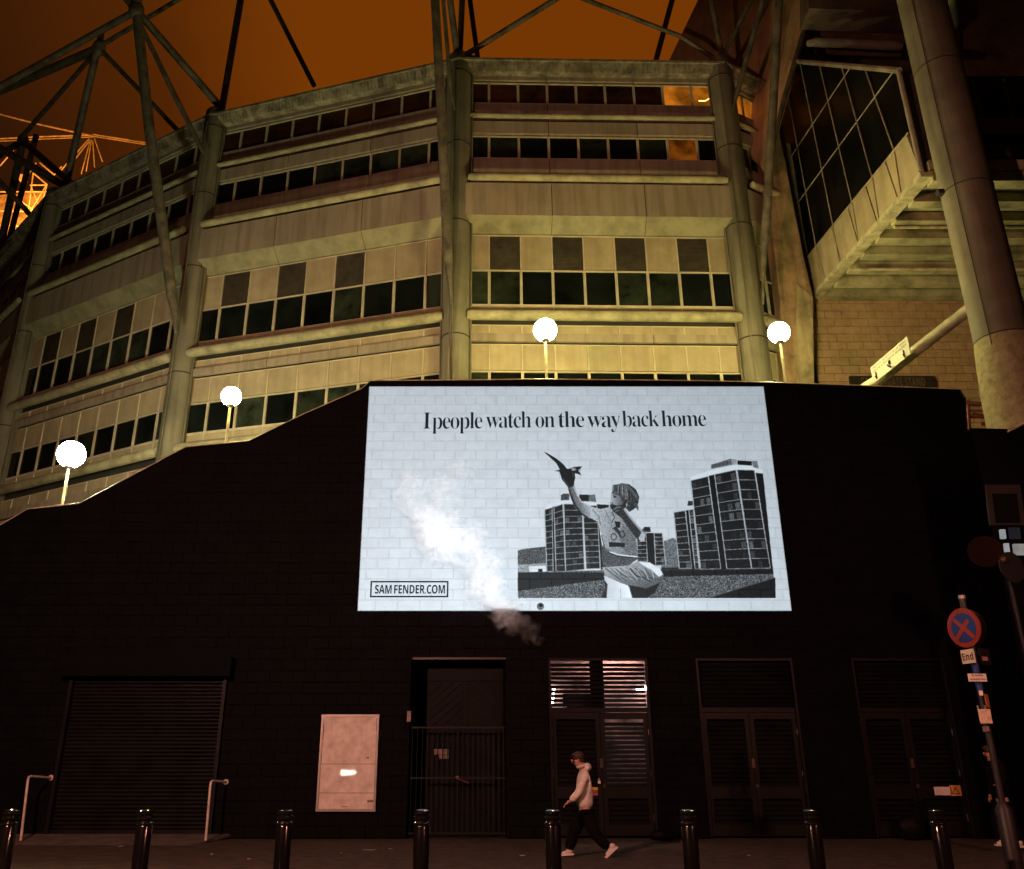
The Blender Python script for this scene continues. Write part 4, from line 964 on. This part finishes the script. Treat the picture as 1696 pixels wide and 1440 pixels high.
# glazed stair box, running towards the camera
XG = 11.75
gx = thing('glazed_stair_box', (XG, 22, 16), 'glazed overhanging stair box with diagonal glazing bars and a pale skirt panel', 'stair box')
G = lambda u, v, x=XG: atx(u, v, x)
q = [G(1332, 432), G(1503, 220), G(1488, 122), G(1312, 104), G(1288, 200)]
MB().prism(q, (.06, 0, 0)).build('glazing', mat('stair_glazing', (.004, .005, .005), .3, var=.5, scale=.6, spec=.08), gx)
M_gb = mat('dull_glazing_bar', (.30, .25, .18), .5)
sk = [G(1345, 488), G(1528, 284), G(1504, 220), G(1332, 432)]
def bil(a_, b_, c_, d_, u, v): return (a_ * (1 - u) + b_ * u) * (1 - v) + (d_ * (1 - u) + c_ * u) * v
for k in range(6):
    a_, b_ = k / 6, (k + 1) / 6 - .008
    P = [bil(*sk, a_, 0), bil(*sk, b_, 0), bil(*sk, b_, .97), bil(*sk, a_, .97)]
    MB().prism([p - Vector((.03, 0, 0)) for p in P], (.08, 0, 0)).build('skirt_panel', M_panel2, gx)
def gbar(a_, b_, r_=.035, m=None, nm='glazing_bar'):
    m = m or M_gb; r_ *= .8
    A_, B_ = G(*a_, XG - .05), G(*b_, XG - .05); return MB().tube([A_, B_], r_, 8).build(nm, m, gx)
for a_, b_ in (((1303, 150), (1352, 412)), ((1325, 104), (1380, 376)), ((1357, 107), (1412, 340)), ((1394, 111), (1446, 300)), ((1433, 116), (1481, 250))): gbar(a_, b_, .03)
for a_, b_ in (((1302, 272), (1407, 114)), ((1314, 346), (1478, 121))): gbar(a_, b_, .028)
for a_, b_ in (((1352, 412), (1362, 470)), ((1380, 376), (1391, 440)), ((1412, 340), (1422, 402)), ((1446, 300), (1455, 362)), ((1481, 250), (1492, 320))): gbar(a_, b_, .018)
gbar((1310, 101), (1490, 117), .11, None, 'head_beam'); gbar((1488, 117), (1526, 284), .09, None, 'corner_post'); gbar((1332, 432), (1504, 220), .03)
gbar((1286, 200), (1346, 490), .06, M_conc_d, 'edge_post')
A_, B_ = G(1347, 490, XG), G(1531, 285, XG)
d_ = (B_ - A_); MB().prism([A_ + Vector((-.12, 0, -.16)), A_ + Vector((.22, 0, -.16)), A_ + Vector((.22, 0, .0)), A_ + Vector((-.12, 0, 0))], d_).build('edge_beam', M_cope, gx)
dep = (B_.y, A_.y)
# soffit with cross beams
zs0, zs1 = B_.z, A_.z
sl = lambda y: zs0 + (zs1 - zs0) * (y - B_.y) / (A_.y - B_.y)
M_sof = mat('concrete_soffit', (.38, .34, .20), .85, var=.35, scale=1.4, bump=.4)
MB().prism([(XG + .2, B_.y, zs0 + .1), (XG + 14, B_.y, zs0 + .1), (XG + 14, 27.0, sl(27) + .1), (XG + .2, 27.0, sl(27) + .1)], (0, 0, .3)).build('soffit_slab', M_sof, gx)
for y in np.linspace(B_.y + .1, 26.6, 8):
    MB().box(XG + .25, XG + 14, y, y + .32, sl(y) - .22, sl(y) + .08).build('cross_beam', M_sof, gx)
for y in (21.5, 24.3): MB().tube([(XG + .3, y, sl(y) - .30), (XG + 10, y, sl(y) - .30)], .05, 8).build('service_pipe', M_cope, gx, True)
for u, v in ((1480, 415), (1495, 410), (1548, 425), (1563, 430)):
    p = at(u, v, 24.6); MB().tube([p, p + Vector((0, 0, .6))], .015, 6).build('hanger', M_gap, gx)
MB().prism([G(1488, 122, XG + .1), G(1528, 284, XG + .1), G(1528, 284, XG + .1) + Vector((1.6, 0, 0)), G(1488, 122, XG + .1) + Vector((1.6, 0, 0))], (0, .1, 0)).build('end_wall', mat('dark_end_wall', (.06, .035, .025), .7), gx)
# dark upper tiers
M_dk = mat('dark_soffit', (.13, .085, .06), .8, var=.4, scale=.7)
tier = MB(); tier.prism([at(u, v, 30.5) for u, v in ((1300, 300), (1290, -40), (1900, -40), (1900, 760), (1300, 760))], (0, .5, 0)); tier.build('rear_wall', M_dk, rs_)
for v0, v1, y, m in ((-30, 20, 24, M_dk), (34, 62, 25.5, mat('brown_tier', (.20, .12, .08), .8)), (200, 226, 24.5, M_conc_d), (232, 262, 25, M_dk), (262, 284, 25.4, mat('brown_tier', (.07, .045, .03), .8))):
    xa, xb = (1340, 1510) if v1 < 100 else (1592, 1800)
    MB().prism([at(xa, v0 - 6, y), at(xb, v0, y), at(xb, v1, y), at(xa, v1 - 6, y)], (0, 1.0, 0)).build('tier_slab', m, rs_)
for u in (1610, 1662, 1712):
    MB().tube([at(u, 132, 26), at(u + 17, 205, 26)], .04, 8).build('window_mullion', M_conc_d, rs_)
MB().prism([at(u, v, 26.3) for u, v in ((1592, 126), (1760, 126), (1780, 205), (1592, 205))], (0, .1, 0)).build('window_pane', M_glass, rs_)
mem([(1338, 72, 24.2), (1352, 70, 24), (1480, 76, 23), (1494, 78, 23)], [12, 17, 17, 12], M_conc_d, rs_, 'cross_tube')
mem([(1578, -10, 19.6), (1586, 60, 20), (1588, 90, 20), (1587, 130, 20.2), (1584, 160, 20.4)], [17, 19, 15, 9, 3], M_conc_d, rs_, 'tapered_pole')
# big column
CX, CY = 18.3 * .672, 18.3
bc = thing('giant_column', (CX, CY, 0), 'huge round concrete column at the right with a rough lower casing', 'column')
zr = at(1650, 545, 17.7).z
MB().lathe((CX, CY, 0), [(.60, zr), (.60, 34)], 40).build('shaft', M_conc_d, bc, True)
zj = [at(1600, 295, 17.7).z, at(1540, 92, 17.7).z]
for zz in zj + [zr]: MB().lathe((CX, CY, 0), [(.60, zz - .012), (.612, zz - .01), (.612, zz + .01), (.60, zz + .012)], 40).build('joint_ring', M_gap, bc, True)
lc = MB().lathe((CX, CY, 0), [(.72, 0), (.72, zr - 2.2), (.70, zr - 1.3), (.65, zr - .5), (.612, zr - .02)], 48).build('rough_casing', M_rough, bc, True)
for du in (-.50, -.45): MB().tube([(CX + du, CY - .36, 8), (CX + du * 1.02, CY - .36, zr - .3), (CX + du, CY - .37, 33)], .012, 6).build('cable', M_gap, bc, True)
p = at(1556, 316, 17.7); MB().box(p.x - .05, p.x + .1, 17.65, 17.8, p.z - .1, p.z + .02).build('small_camera', M_gap, bc)
# sloping strut with hanging direction sign
mem([(1420, 652, 22.0), (1452, 632, 21.5), (1608, 510, 18.6)], [21, 21, 21], mat('yellow_grey_tube', (.46, .42, .26), .5, var=.3, bump=.2), bc, 'raking_strut')
sg = [at(1458, 638, 21.2), at(1520, 589, 20.0), at(1514, 560, 20.0), at(1453, 612, 21.2)]
sth = thing('ticket_direction_sign', tuple(sg[0]), 'white slanted ticket collection sign with two down arrows on the raking tube', 'sign')
n_ = (sg[1] - sg[0]).cross(sg[3] - sg[0]).normalized(); n_ = n_ if n_.y < 0 else -n_
MB().prism([p + n_ * .25 for p in sg], -n_ * .02).build('plate', mat('cream_sign', (.36, .34, .24), .5, var=.1), sth)
def on(u, v): return bil(sg[0], sg[1], sg[2], sg[3], u, v) + n_ * .262
ex, ez = (sg[1] - sg[0]), (sg[3] - sg[0])
for body, v0 in (('PREPAID TICKET COLLECTIONS', .76), ('ONLINE & TELEPHONE BOOKINGS', .56)):
    me = text_mesh(serif(body), 1, offset=0)
    xs = [v.co.x for v in me.vertices]; ys = [v.co.y for v in me.vertices]; X0, X1, Y0, Y1 = min(xs), max(xs), min(ys), max(ys)
    for vv in me.vertices: vv.co = on(.05 + .9 * (vv.co.x - X0) / (X1 - X0), v0 + .15 * (vv.co.y - Y0) / (Y1 - Y0))
    put('lettering', me, M_ink, sth)
for u in (.12, .86):
    c_ = on(u, .28 if u < .5 else .24); dn = Vector((0, 0, -1)); rt = Vector((1, 0, 0))
    MB().prism([c_ + rt * -.018 + dn * -.11, c_ + rt * .018 + dn * -.11, c_ + rt * .018 + dn * .01, c_ + rt * .055 + dn * .01, c_ + dn * .11, c_ + rt * -.055 + dn * .01, c_ + rt * -.018 + dn * .01], n_ * .004).build('arrow', M_ink, sth)
c_ = on(.5, .30)
cr = MB(); 
cr.prism([c_ + Vector((.10 * math.cos(a_), 0, .09 * math.sin(a_) - .02)) for a_ in np.linspace(math.pi, 2 * math.pi, 9)] + [c_ + Vector((.075, 0, -.01)), c_ + Vector((0, 0, -.055)), c_ + Vector((-.075, 0, -.01))], n_ * .004)
cr.prism([c_ + Vector((-.045, 0, -.01)), c_ + Vector((.045, 0, -.01)), c_ + Vector((.035, 0, .08)), c_ + Vector((0, 0, .12)), c_ + Vector((-.035, 0, .08))], n_ * .004)
cr.build('crest', M_ink, sth)
# maroon railing
mr_ = thing('maroon_railing', tuple(at(1605, 700, 22)), 'maroon steel railing between the black wall end and the giant column', 'railing')
for a_, b_, w_ in (((1600, 668), (1634, 670), 8), ((1600, 680), (1634, 681), 4), ((1600, 690), (1645, 692), 6), ((1603, 664), (1606, 712), 6), ((1632, 668), (1637, 690), 3), ((1610, 686), (1668, 700), 8), ((1625, 702), (1672, 704), 7)):
    mem([(*a_, 19.6), (*b_, 19.4)], w_, M_maroon, mr_, 'rail')
# dark building at the far right
db = thing('dark_side_building', (13, 17.5, 0), 'unlit dark building right of the black wall with a small lit window', 'building')
P = [at(1607, 709, 17.4), at(1669, 711, 17.4), at(1700, 700, 17.4), at(1900, 640, 17.4)]
MB().prism([(P[0].x, 17.4, 0)] + [tuple(p) for p in P] + [(P[3].x, 17.4, 0)], (P[0].x / 17.4 * 2.86, 2.86, 0)).build('wall', M_black, db)
mem([(1669, 715, 17.35), (1720, 690, 17.35)], 4, M_cope, db, 'gutter')
def rr_(u0, u1, v0, v1, y, m, nm, par=db, d=.06):
    P = [at(u0 + (v1 - v0) * .13, v1, y), at(u1 + (v1 - v0) * .13, v1, y), at(u1, v0, y), at(u0, v0, y)]
    return MB().prism(P, (0, d, 0)).build(nm, m, par)
M_wf = mat('grey_window_frame', (.014, .013, .013), .6)
fr_ = rr_(1632, 1690, 803, 870, 17.36, M_wf, 'window_surround'); rr_(1644, 1684, 818, 866, 17.34, M_void, 'window_glass')
rr_(1657, 1665, 877, 892, 17.33, glow('lit_window', (.9, .9, .95), .45, .5), 'glow_pane'); rr_(1672, 1689, 874, 892, 17.33, glow('dim_lit_window', (.8, .8, 1), .02, .5), 'glow_pane')
rr_(1664, 1671, 900, 915, 17.33, MATS['lit_window'], 'glow_pane'); rr_(1679, 1700, 901, 919, 17.33, glow('glowing_reflection', (.9, .85, .8), .3, .9), 'glow_pane')  # the last pane is a glassy reflection put in as glow
# pole with two round signs
def disc(c, r_, nrm, m, name, par, th_=.02, sc=1):
    nrm = Vector(nrm).normalized(); return MB().tube([Vector(c), Vector(c) + nrm * th_], r_, 32).build(name, m, par)
p = at(1672, 960, 16.6)
tp_ = thing('unlit_sign_pole', (p.x, 16.6, 0), 'dark pole carrying two unlit round sign backs near the right edge', 'sign pole')
MB().tube([(p.x, 16.6, 0), (p.x, 16.6, p.z + .5)], .06, 12).build('pole', M_blackd, tp_, True)
c = at(1632, 914, 16.5); disc(c, .31, (-.5, -1, 0), mat('brown_disc', (.014, .006, .005), .8, spec=.05), 'round_plate', tp_)
MB().tube([c + Vector((0, .05, 0)), (p.x, 16.6, c.z)], .025, 8).build('bracket', M_blackd, tp_)
c = at(1675, 940, 16.4); disc(c, .30, (.3, -1, 0), mat('dark_disc', (.015, .015, .018), .6), 'round_plate', tp_)
MB().ball(at(1662, 927, 16.3), .06, 10).build('amber_lens', mat('amber_lens', (.12, .06, .02), .4), tp_, True)

# ------------------------------------------------------------------ sign post in front
SY = 13.0
b_ = at(1660, 1330, SY)
sx_ = b_.x
sp_ = thing('parking_sign_post', (sx_, SY, 0), 'dark post with a no stopping disc, End plate and match day loading plate', 'sign post')
zt_ = at(1596, 992, SY).z
M_post = mat('dark_post', (.018, .016, .018), .5, spec=.4); M_blue = mat('sign_blue', (.008, .035, .20), .4, var=.1); M_sred = mat('sign_red', (.24, .022, .014), .4, var=.1)
MB().tube([(sx_, SY, 0), (sx_, SY, zt_)], .045, 14).build('pole', M_post, sp_, True)
MB().tube([(sx_, SY, zt_), (sx_, SY, zt_ + .05)], .05, 14).build('pole_cap', M_alu, sp_, True)
MB().lathe((sx_, SY, 0), [(.11, 0), (.11, .95), (.05, 1.05)], 16).build('pole_base', M_post, sp_, True)
nrm = Vector((-.94, -.36, -.04)).normalized(); rt = Vector((-nrm.y, nrm.x, 0)).normalized(); rt = rt if rt.x > 0 else -rt; upv = Vector((0, 0, 1))
cs = at(1596, 1040, SY - .1); disc(cs, .285, -nrm, M_sred, 'sign_rim', sp_, .015); disc(cs + nrm * .004, .212, -nrm, M_blue, 'sign_field', sp_, .004)
for a_ in (45, 135):
    d_ = (rt * math.cos(R(a_)) + upv * math.sin(R(a_))); s_ = d_.cross(nrm).normalized() * .032
    e_ = d_ * .226; c0 = cs + nrm * (.006 + .0015 * (a_ > 90))
    MB().prism([c0 - e_ - s_, c0 + e_ - s_, c0 + e_ + s_, c0 - e_ + s_], nrm * .002).build('sign_cross', M_sred, sp_)
disc(cs + Vector((.13, .12, .0)), .285, (1, .45, 0), M_post, 'back_disc', sp_, .015)
def plate(u0, u1, v0, v1, y, m, nm, nrm=nrm, txt=None, th_=.01, lab=None):
    c_ = at((u0 + u1) / 2, (v0 + v1) / 2, y); zz0, zz1 = at(u0, v1, y).z, at(u0, v0, y).z
    nn = Vector(nrm).normalized(); r__ = Vector((-nn.y, nn.x, 0)).normalized(); r__ = r__ if r__.x > 0 else -r__
    vd = Vector((c_.x, c_.y, 0)).normalized(); hw = (at(u1, v0, y).x - at(u0, v0, y).x) / 2 * vd.y / abs(r__.x * vd.y - r__.y * vd.x); hh = (zz1 - zz0) / 2
    P = [c_ - r__ * hw - upv * hh, c_ + r__ * hw - upv * hh, c_ + r__ * hw + upv * hh, c_ - r__ * hw + upv * hh]
    MB().prism(P, -nn * th_).build(nm, m, sp_, label=lab)
    if txt:
        rows = txt.split('\n'); n_r = len(rows)
        for k, s_ in enumerate(rows):
            me = text_mesh(bold(s_), 1); fx = .82 if n_r == 1 else (.62 if k == 0 else .9)
            rowh = 2 * hh / n_r; z0_ = hh - (k + 1) * rowh + rowh * .22
            fit_text(me, c_ - r__ * hw * fx + upv * z0_ + nn * .004, r__, upv, 2 * hw * fx, rowh * (.56 if n_r == 1 else .62)); put('lettering', me, M_ink, sp_)
plate(1592, 1614, 1076, 1099, SY - .1, mat('cream_plate', (.62, .56, .42), .4, var=.1), 'end_plate', txt='End')
plate(1604, 1634, 1116, 1129, SY - .1, M_white, 'loading_plate', (0.05, -1, 0), txt='No loading\non match days')
plate(1622, 1640, 1074, 1101, SY + .05, M_post, 'back_plate', (.6, -1, 0)); plate(1627, 1636, 1088, 1094.5, SY - .02, mat('pink_sticker', (.5, .3, .28), .5), 'sticker', (.2, -1, 0))
plate(1622, 1628, 1144, 1152, SY - .1, M_white, 'sticker', (0, -1, 0)); plate(1633, 1638, 1150, 1172, SY - .08, mat('orange_sticker', (.6, .2, .06), .5), 'sticker', (.8, -1, 0))
plate(1622, 1642, 1174.5, 1198.5, SY - .12, mat('notice_paper', (.72, .56, .44), .5, var=.2, scale=14), 'paper_notice', (0, -1, 0)); plate(1628, 1638, 1203, 1212, SY - .1, M_plate, 'sticker', (0, -1, 0))
for v0, v1 in ((1100, 1115), (1131, 1143)):
    z0_, z1_ = at(1620, v1, SY).z, at(1620, v0, SY).z; MB().tube([(sx_, SY, z0_), (sx_, SY, z1_)], .049, 14).build('blue_sleeve', M_blue, sp_, True)
for u in (1619, 1631): p = at(u, 1169, SY - .06); MB().tube([p, p + Vector((0, 0, -.09))], .012, 6).build('clip', M_alu, sp_)

# ------------------------------------------------------------------ people
def skin(verts, edges, sub=2, extra=None):
    me = bpy.data.meshes.new('s'); me.from_pydata([tuple(v[:3]) for v in verts], edges, []); o = bpy.data.objects.new('s', me); COL.objects.link(o)
    o.modifiers.new('s', 'SKIN').use_smooth_shade = True
    for k, v in enumerate(verts):
        r_ = v[3]; me.skin_vertices[0].data[k].radius = r_ if isinstance(r_, tuple) else (r_, r_)
    me.skin_vertices[0].data[0].use_root = True
    m_ = o.modifiers.new('u', 'SUBSURF'); m_.levels = sub; m_.render_levels = sub
    dg = bpy.context.evaluated_depsgraph_get(); out = bpy.data.meshes.new_from_object(o.evaluated_get(dg))
    bpy.data.objects.remove(o); return out
def join(*ms_):
    bm = bmesh.new()
    for m_ in ms_: bm.from_mesh(m_)
    o = bpy.data.meshes.new('joined'); bm.to_mesh(o); bm.free(); o.shade_smooth(); return o
M_skin = mat('skin', (.42, .20, .13), .55, var=.08); M_hair = mat('brown_hair', (.045, .020, .012), .7, var=.3, scale=30)
M_hood = mat('grey_marl', (.66, .62, .58), .9, var=.15, scale=14, bump=.5, bscale=40); M_trous = mat('black_cloth', (.004, .0035, .004), .9, spec=.1); M_shoe = mat('white_shoe', (.62, .55, .50), .6, var=.1)
def person(PYp, J, label, mh, mt, face=-1, shoe=M_shoe, hand=True):
    """J gives the joints as (u, v, sideways metres); face is the x direction the person looks in"""
    W = lambda k: at(J[k][0], J[k][1], PYp) + Vector((0, J[k][2], 0))
    pel, che, nek, hd = W('pelvis'), W('chest'), W('neck'), W('head')
    th = thing('person', (pel.x, PYp, 0), label, 'person')
    V, E = [], []
    def add(p, r_, par=None):
        V.append((p.x, p.y, p.z, r_)); 
        if par is not None: E.append((par, len(V) - 1))
        return len(V) - 1
    f = Vector((face, 0, 0))
    a0 = add(pel, (.10, .10)); a1 = add((pel + che) / 2, (.10, .10), a0); a2 = add(che, (.15, .12), a1); a3 = add(nek, .055, a2); a4 = add(hd - f * .005 - Vector((0, 0, .045)), .068, a3)
    a5 = add(hd + Vector((0, 0, .035)) - f * .015, (.088, .078), a4); add(hd + f * .055 - Vector((0, 0, .075)), .030, a4)
    for s_ in 'nf':
        sh, el, wr = W('sh' + s_), W('el' + s_), W('wr' + s_); b1 = add(sh, .05, a2); b2 = add(el, .036, b1); b3 = add(wr, .026, b2); ha = W('ha' + s_); add(wr + (ha - wr) * .55, (.036, .020), b3)
        hp, kn, an = W('hp' + s_), W('kn' + s_), W('an' + s_); c1 = add(hp, .07, a0); c2 = add(kn, .045, c1); add(an, .036, c2)
    body = skin(V, E)
    parts = [body]
    for s_ in 'nf':                                        # fingers curl down from the palm, the thumb leaves its side
        wr, ha = W('wr' + s_), W('ha' + s_); d = (ha - wr).normalized(); pr = wr + (ha - wr) * .5; sd = Vector((0, 1, 0)); dn = d.cross(sd).normalized(); dn = dn if dn.z < 0 else -dn
        for k, ln in enumerate((.066, .076, .070, .055)):
            q_ = pr + sd * (k - 1.5) * .019; vs = [q_, q_ + d * ln * .5, q_ + d * ln * .85 + dn * ln * .15, q_ + d * ln * 1.1 + dn * ln * .45]
            parts.append(skin([(*p_, .0095 - .001 * i_) for i_, p_ in enumerate(vs)], [(0, 1), (1, 2), (2, 3)], 1))
        q_ = wr + (ha - wr) * .2 + sd * -.02; vs = [q_, q_ + d * .03 - sd * .03, q_ + d * .06 - sd * .035 + dn * .02]
        parts.append(skin([(*p_, .011 - .001 * i_) for i_, p_ in enumerate(vs)], [(0, 1), (1, 2)], 1))
    hm = MB()
    hm.ball(hd + f * .098 - Vector((0, 0, .012)), .016, 8, (1.2, .8, 1.5)); hm.ball(hd + f * .09 - Vector((0, 0, .052)), .014, 8, (.7, 1.6, .5))
    for sy in (-1, 1): hm.ball(hd + Vector((0, sy * .078, -.015)) - f * .01, .026, 8, (.8, .4, 1.2))
    parts.append(hm.mesh('features', True))
    put('body', join(*parts), M_skin, th)
    for sy in (-1, 1): MB().ball(hd + f * .080 + Vector((0, sy * .034, .006)), .0045, 8).build('eye', M_ink, th, True)
    # hair: a cap with a fringe and cropped nape
    hr = MB(); hr.ball(hd + Vector((0, 0, .062)) - f * .026, 1, 20, (.106, .094, .084)); me = hr.mesh('hair', True, True); rr = random.Random(5)
    for v_ in me.vertices: v_.co += Vector((rr.uniform(-1, 1), rr.uniform(-1, 1), rr.uniform(-1, 1))) * .006
    hb = MB(); hb.ball(hd - f * .062 + Vector((0, 0, .0)), 1, 16, (.052, .078, .085)); hb.ball(hd + f * .060 + Vector((0, 0, .085)), 1, 14, (.042, .07, .028))
    put('hair', join(me, hb.mesh('h', True)), M_hair, th)
    # top
    V.clear(); E.clear()
    a0 = add(pel + Vector((0, 0, -.05)), (.185, .19)); a1 = add((pel + che) / 2 - f * .015, (.17, .165), a0); a2 = add(che, (.165, .17), a1); a3 = add(nek - Vector((0, 0, .03)), .085, a2)
    for s_ in 'nf':
        sh, el, wr = W('sh' + s_), W('el' + s_), W('wr' + s_); b1 = add(sh, .085, a2); b2 = add(el + Vector((0, 0, -.01)), .078, b1); b3 = add(el + (wr - el) * .8, .060, b2); add(wr, .040, b3)
    top_ = skin(V, E)
    hd_ = MB(); hd_.ball(nek - f * .075 + Vector((0, 0, -.01)), 1, 18, (.085, .125, .075)); hd_.tube([nek + Vector((.09 * math.cos(a_) * -1, .10 * math.sin(a_), .012 + .02 * math.cos(a_) * face)) for a_ in np.linspace(0, 2 * math.pi, 17)], .026, 8)
    put('hooded_top' if mh is M_hood else 'jacket', join(top_, hd_.mesh('hood', True)), mh, th)
    V.clear(); E.clear()
    a0 = add(pel - Vector((0, 0, .06)), (.130, .13))
    for s_ in 'nf':
        hp, kn, an = W('hp' + s_), W('kn' + s_), W('an' + s_); c1 = add(hp - Vector((0, 0, .04)), .112, a0); c2 = add((hp + kn) / 2, .128, c1); c3 = add(kn, .110, c2); c4 = add((kn + an) / 2, .100, c3); add(an + (an - kn) * .06, .092, c4)
    put('trousers', skin(V, E), mt, th)
    for s_ in 'nf':
        an, hl, toe = W('an' + s_), W('hl' + s_), W('to' + s_); d = (toe - hl).normalized(); u_ = Vector((-d.z, 0, d.x)); u_ = u_ if u_.z > 0 else -u_
        sm_ = skin([(*(hl + u_ * .045), (.042, .045)), (*(hl + (toe - hl) * .45 + u_ * .045), (.046, .046)), (*(hl + (toe - hl) * .88 + u_ * .035), (.046, .032))], [(0, 1), (1, 2)], 2)
        an_ = MB().ball(hl + u_ * .075 + d * .035, 1, 14, (.058, .048, .05)).mesh('ankle', True)
        sh_ = put('shoe', join(sm_, an_), shoe, th)
        MB().prism([hl - d * .03 + Vector((0, -.045, 0)), toe + d * .01 + Vector((0, -.04, 0)), toe + d * .01 + Vector((0, .04, 0)), hl - d * .03 + Vector((0, .045, 0))], u_ * .03).build('sole', shoe, sh_)
    return th
JW = dict(pelvis=(968, 1338, 0), chest=(966, 1293, 0), neck=(965, 1270, 0), head=(956, 1259, 0),
          shn=(967, 1283, -.19), eln=(957, 1312, -.22), wrn=(943, 1326, -.20), han=(931, 1334, -.20), shf=(967, 1283, .19), elf=(974, 1306, .20), wrf=(971, 1322, .18), haf=(969, 1331, .18),
          hpn=(971, 1346, -.09), knn=(984, 1380, -.09), ann=(1006, 1404, -.09), hln=(1020, 1405, -.09), ton=(1003, 1421, -.09),
          hpf=(965, 1346, .09), knf=(951, 1380, .09), anf=(943, 1409, .09), hlf=(948, 1417.5, .09), tof=(929, 1419, .09))
person(16.6, JW, 'man in a grey hooded top, black trousers and white shoes striding left past the bollards', M_hood, M_trous)
# the figure in black half hidden by the sign post
JB = dict(pelvis=(1660, 1322, 0), chest=(1650, 1282, 0), neck=(1644, 1262, 0), head=(1638, 1247, 0),
          shn=(1650, 1272, -.19), eln=(1648, 1296, -.23), wrn=(1642, 1304, -.28), han=(1636, 1300, -.28), shf=(1650, 1272, .19), elf=(1655, 1300, .22), wrf=(1650, 1318, .2), haf=(1648, 1326, .2),
          hpn=(1662, 1332, -.09), knn=(1672, 1362, -.09), ann=(1684, 1392, -.09), hln=(1689, 1403, -.09), ton=(1673, 1404, -.09),
          hpf=(1660, 1332, .09), knf=(1656, 1362, .09), anf=(1664, 1392, .09), hlf=(1670, 1402, .09), tof=(1654, 1402, .09))
person(17.2, JB, 'person in black clothes and pale shoes half hidden behind the sign post', M_trous, M_trous)
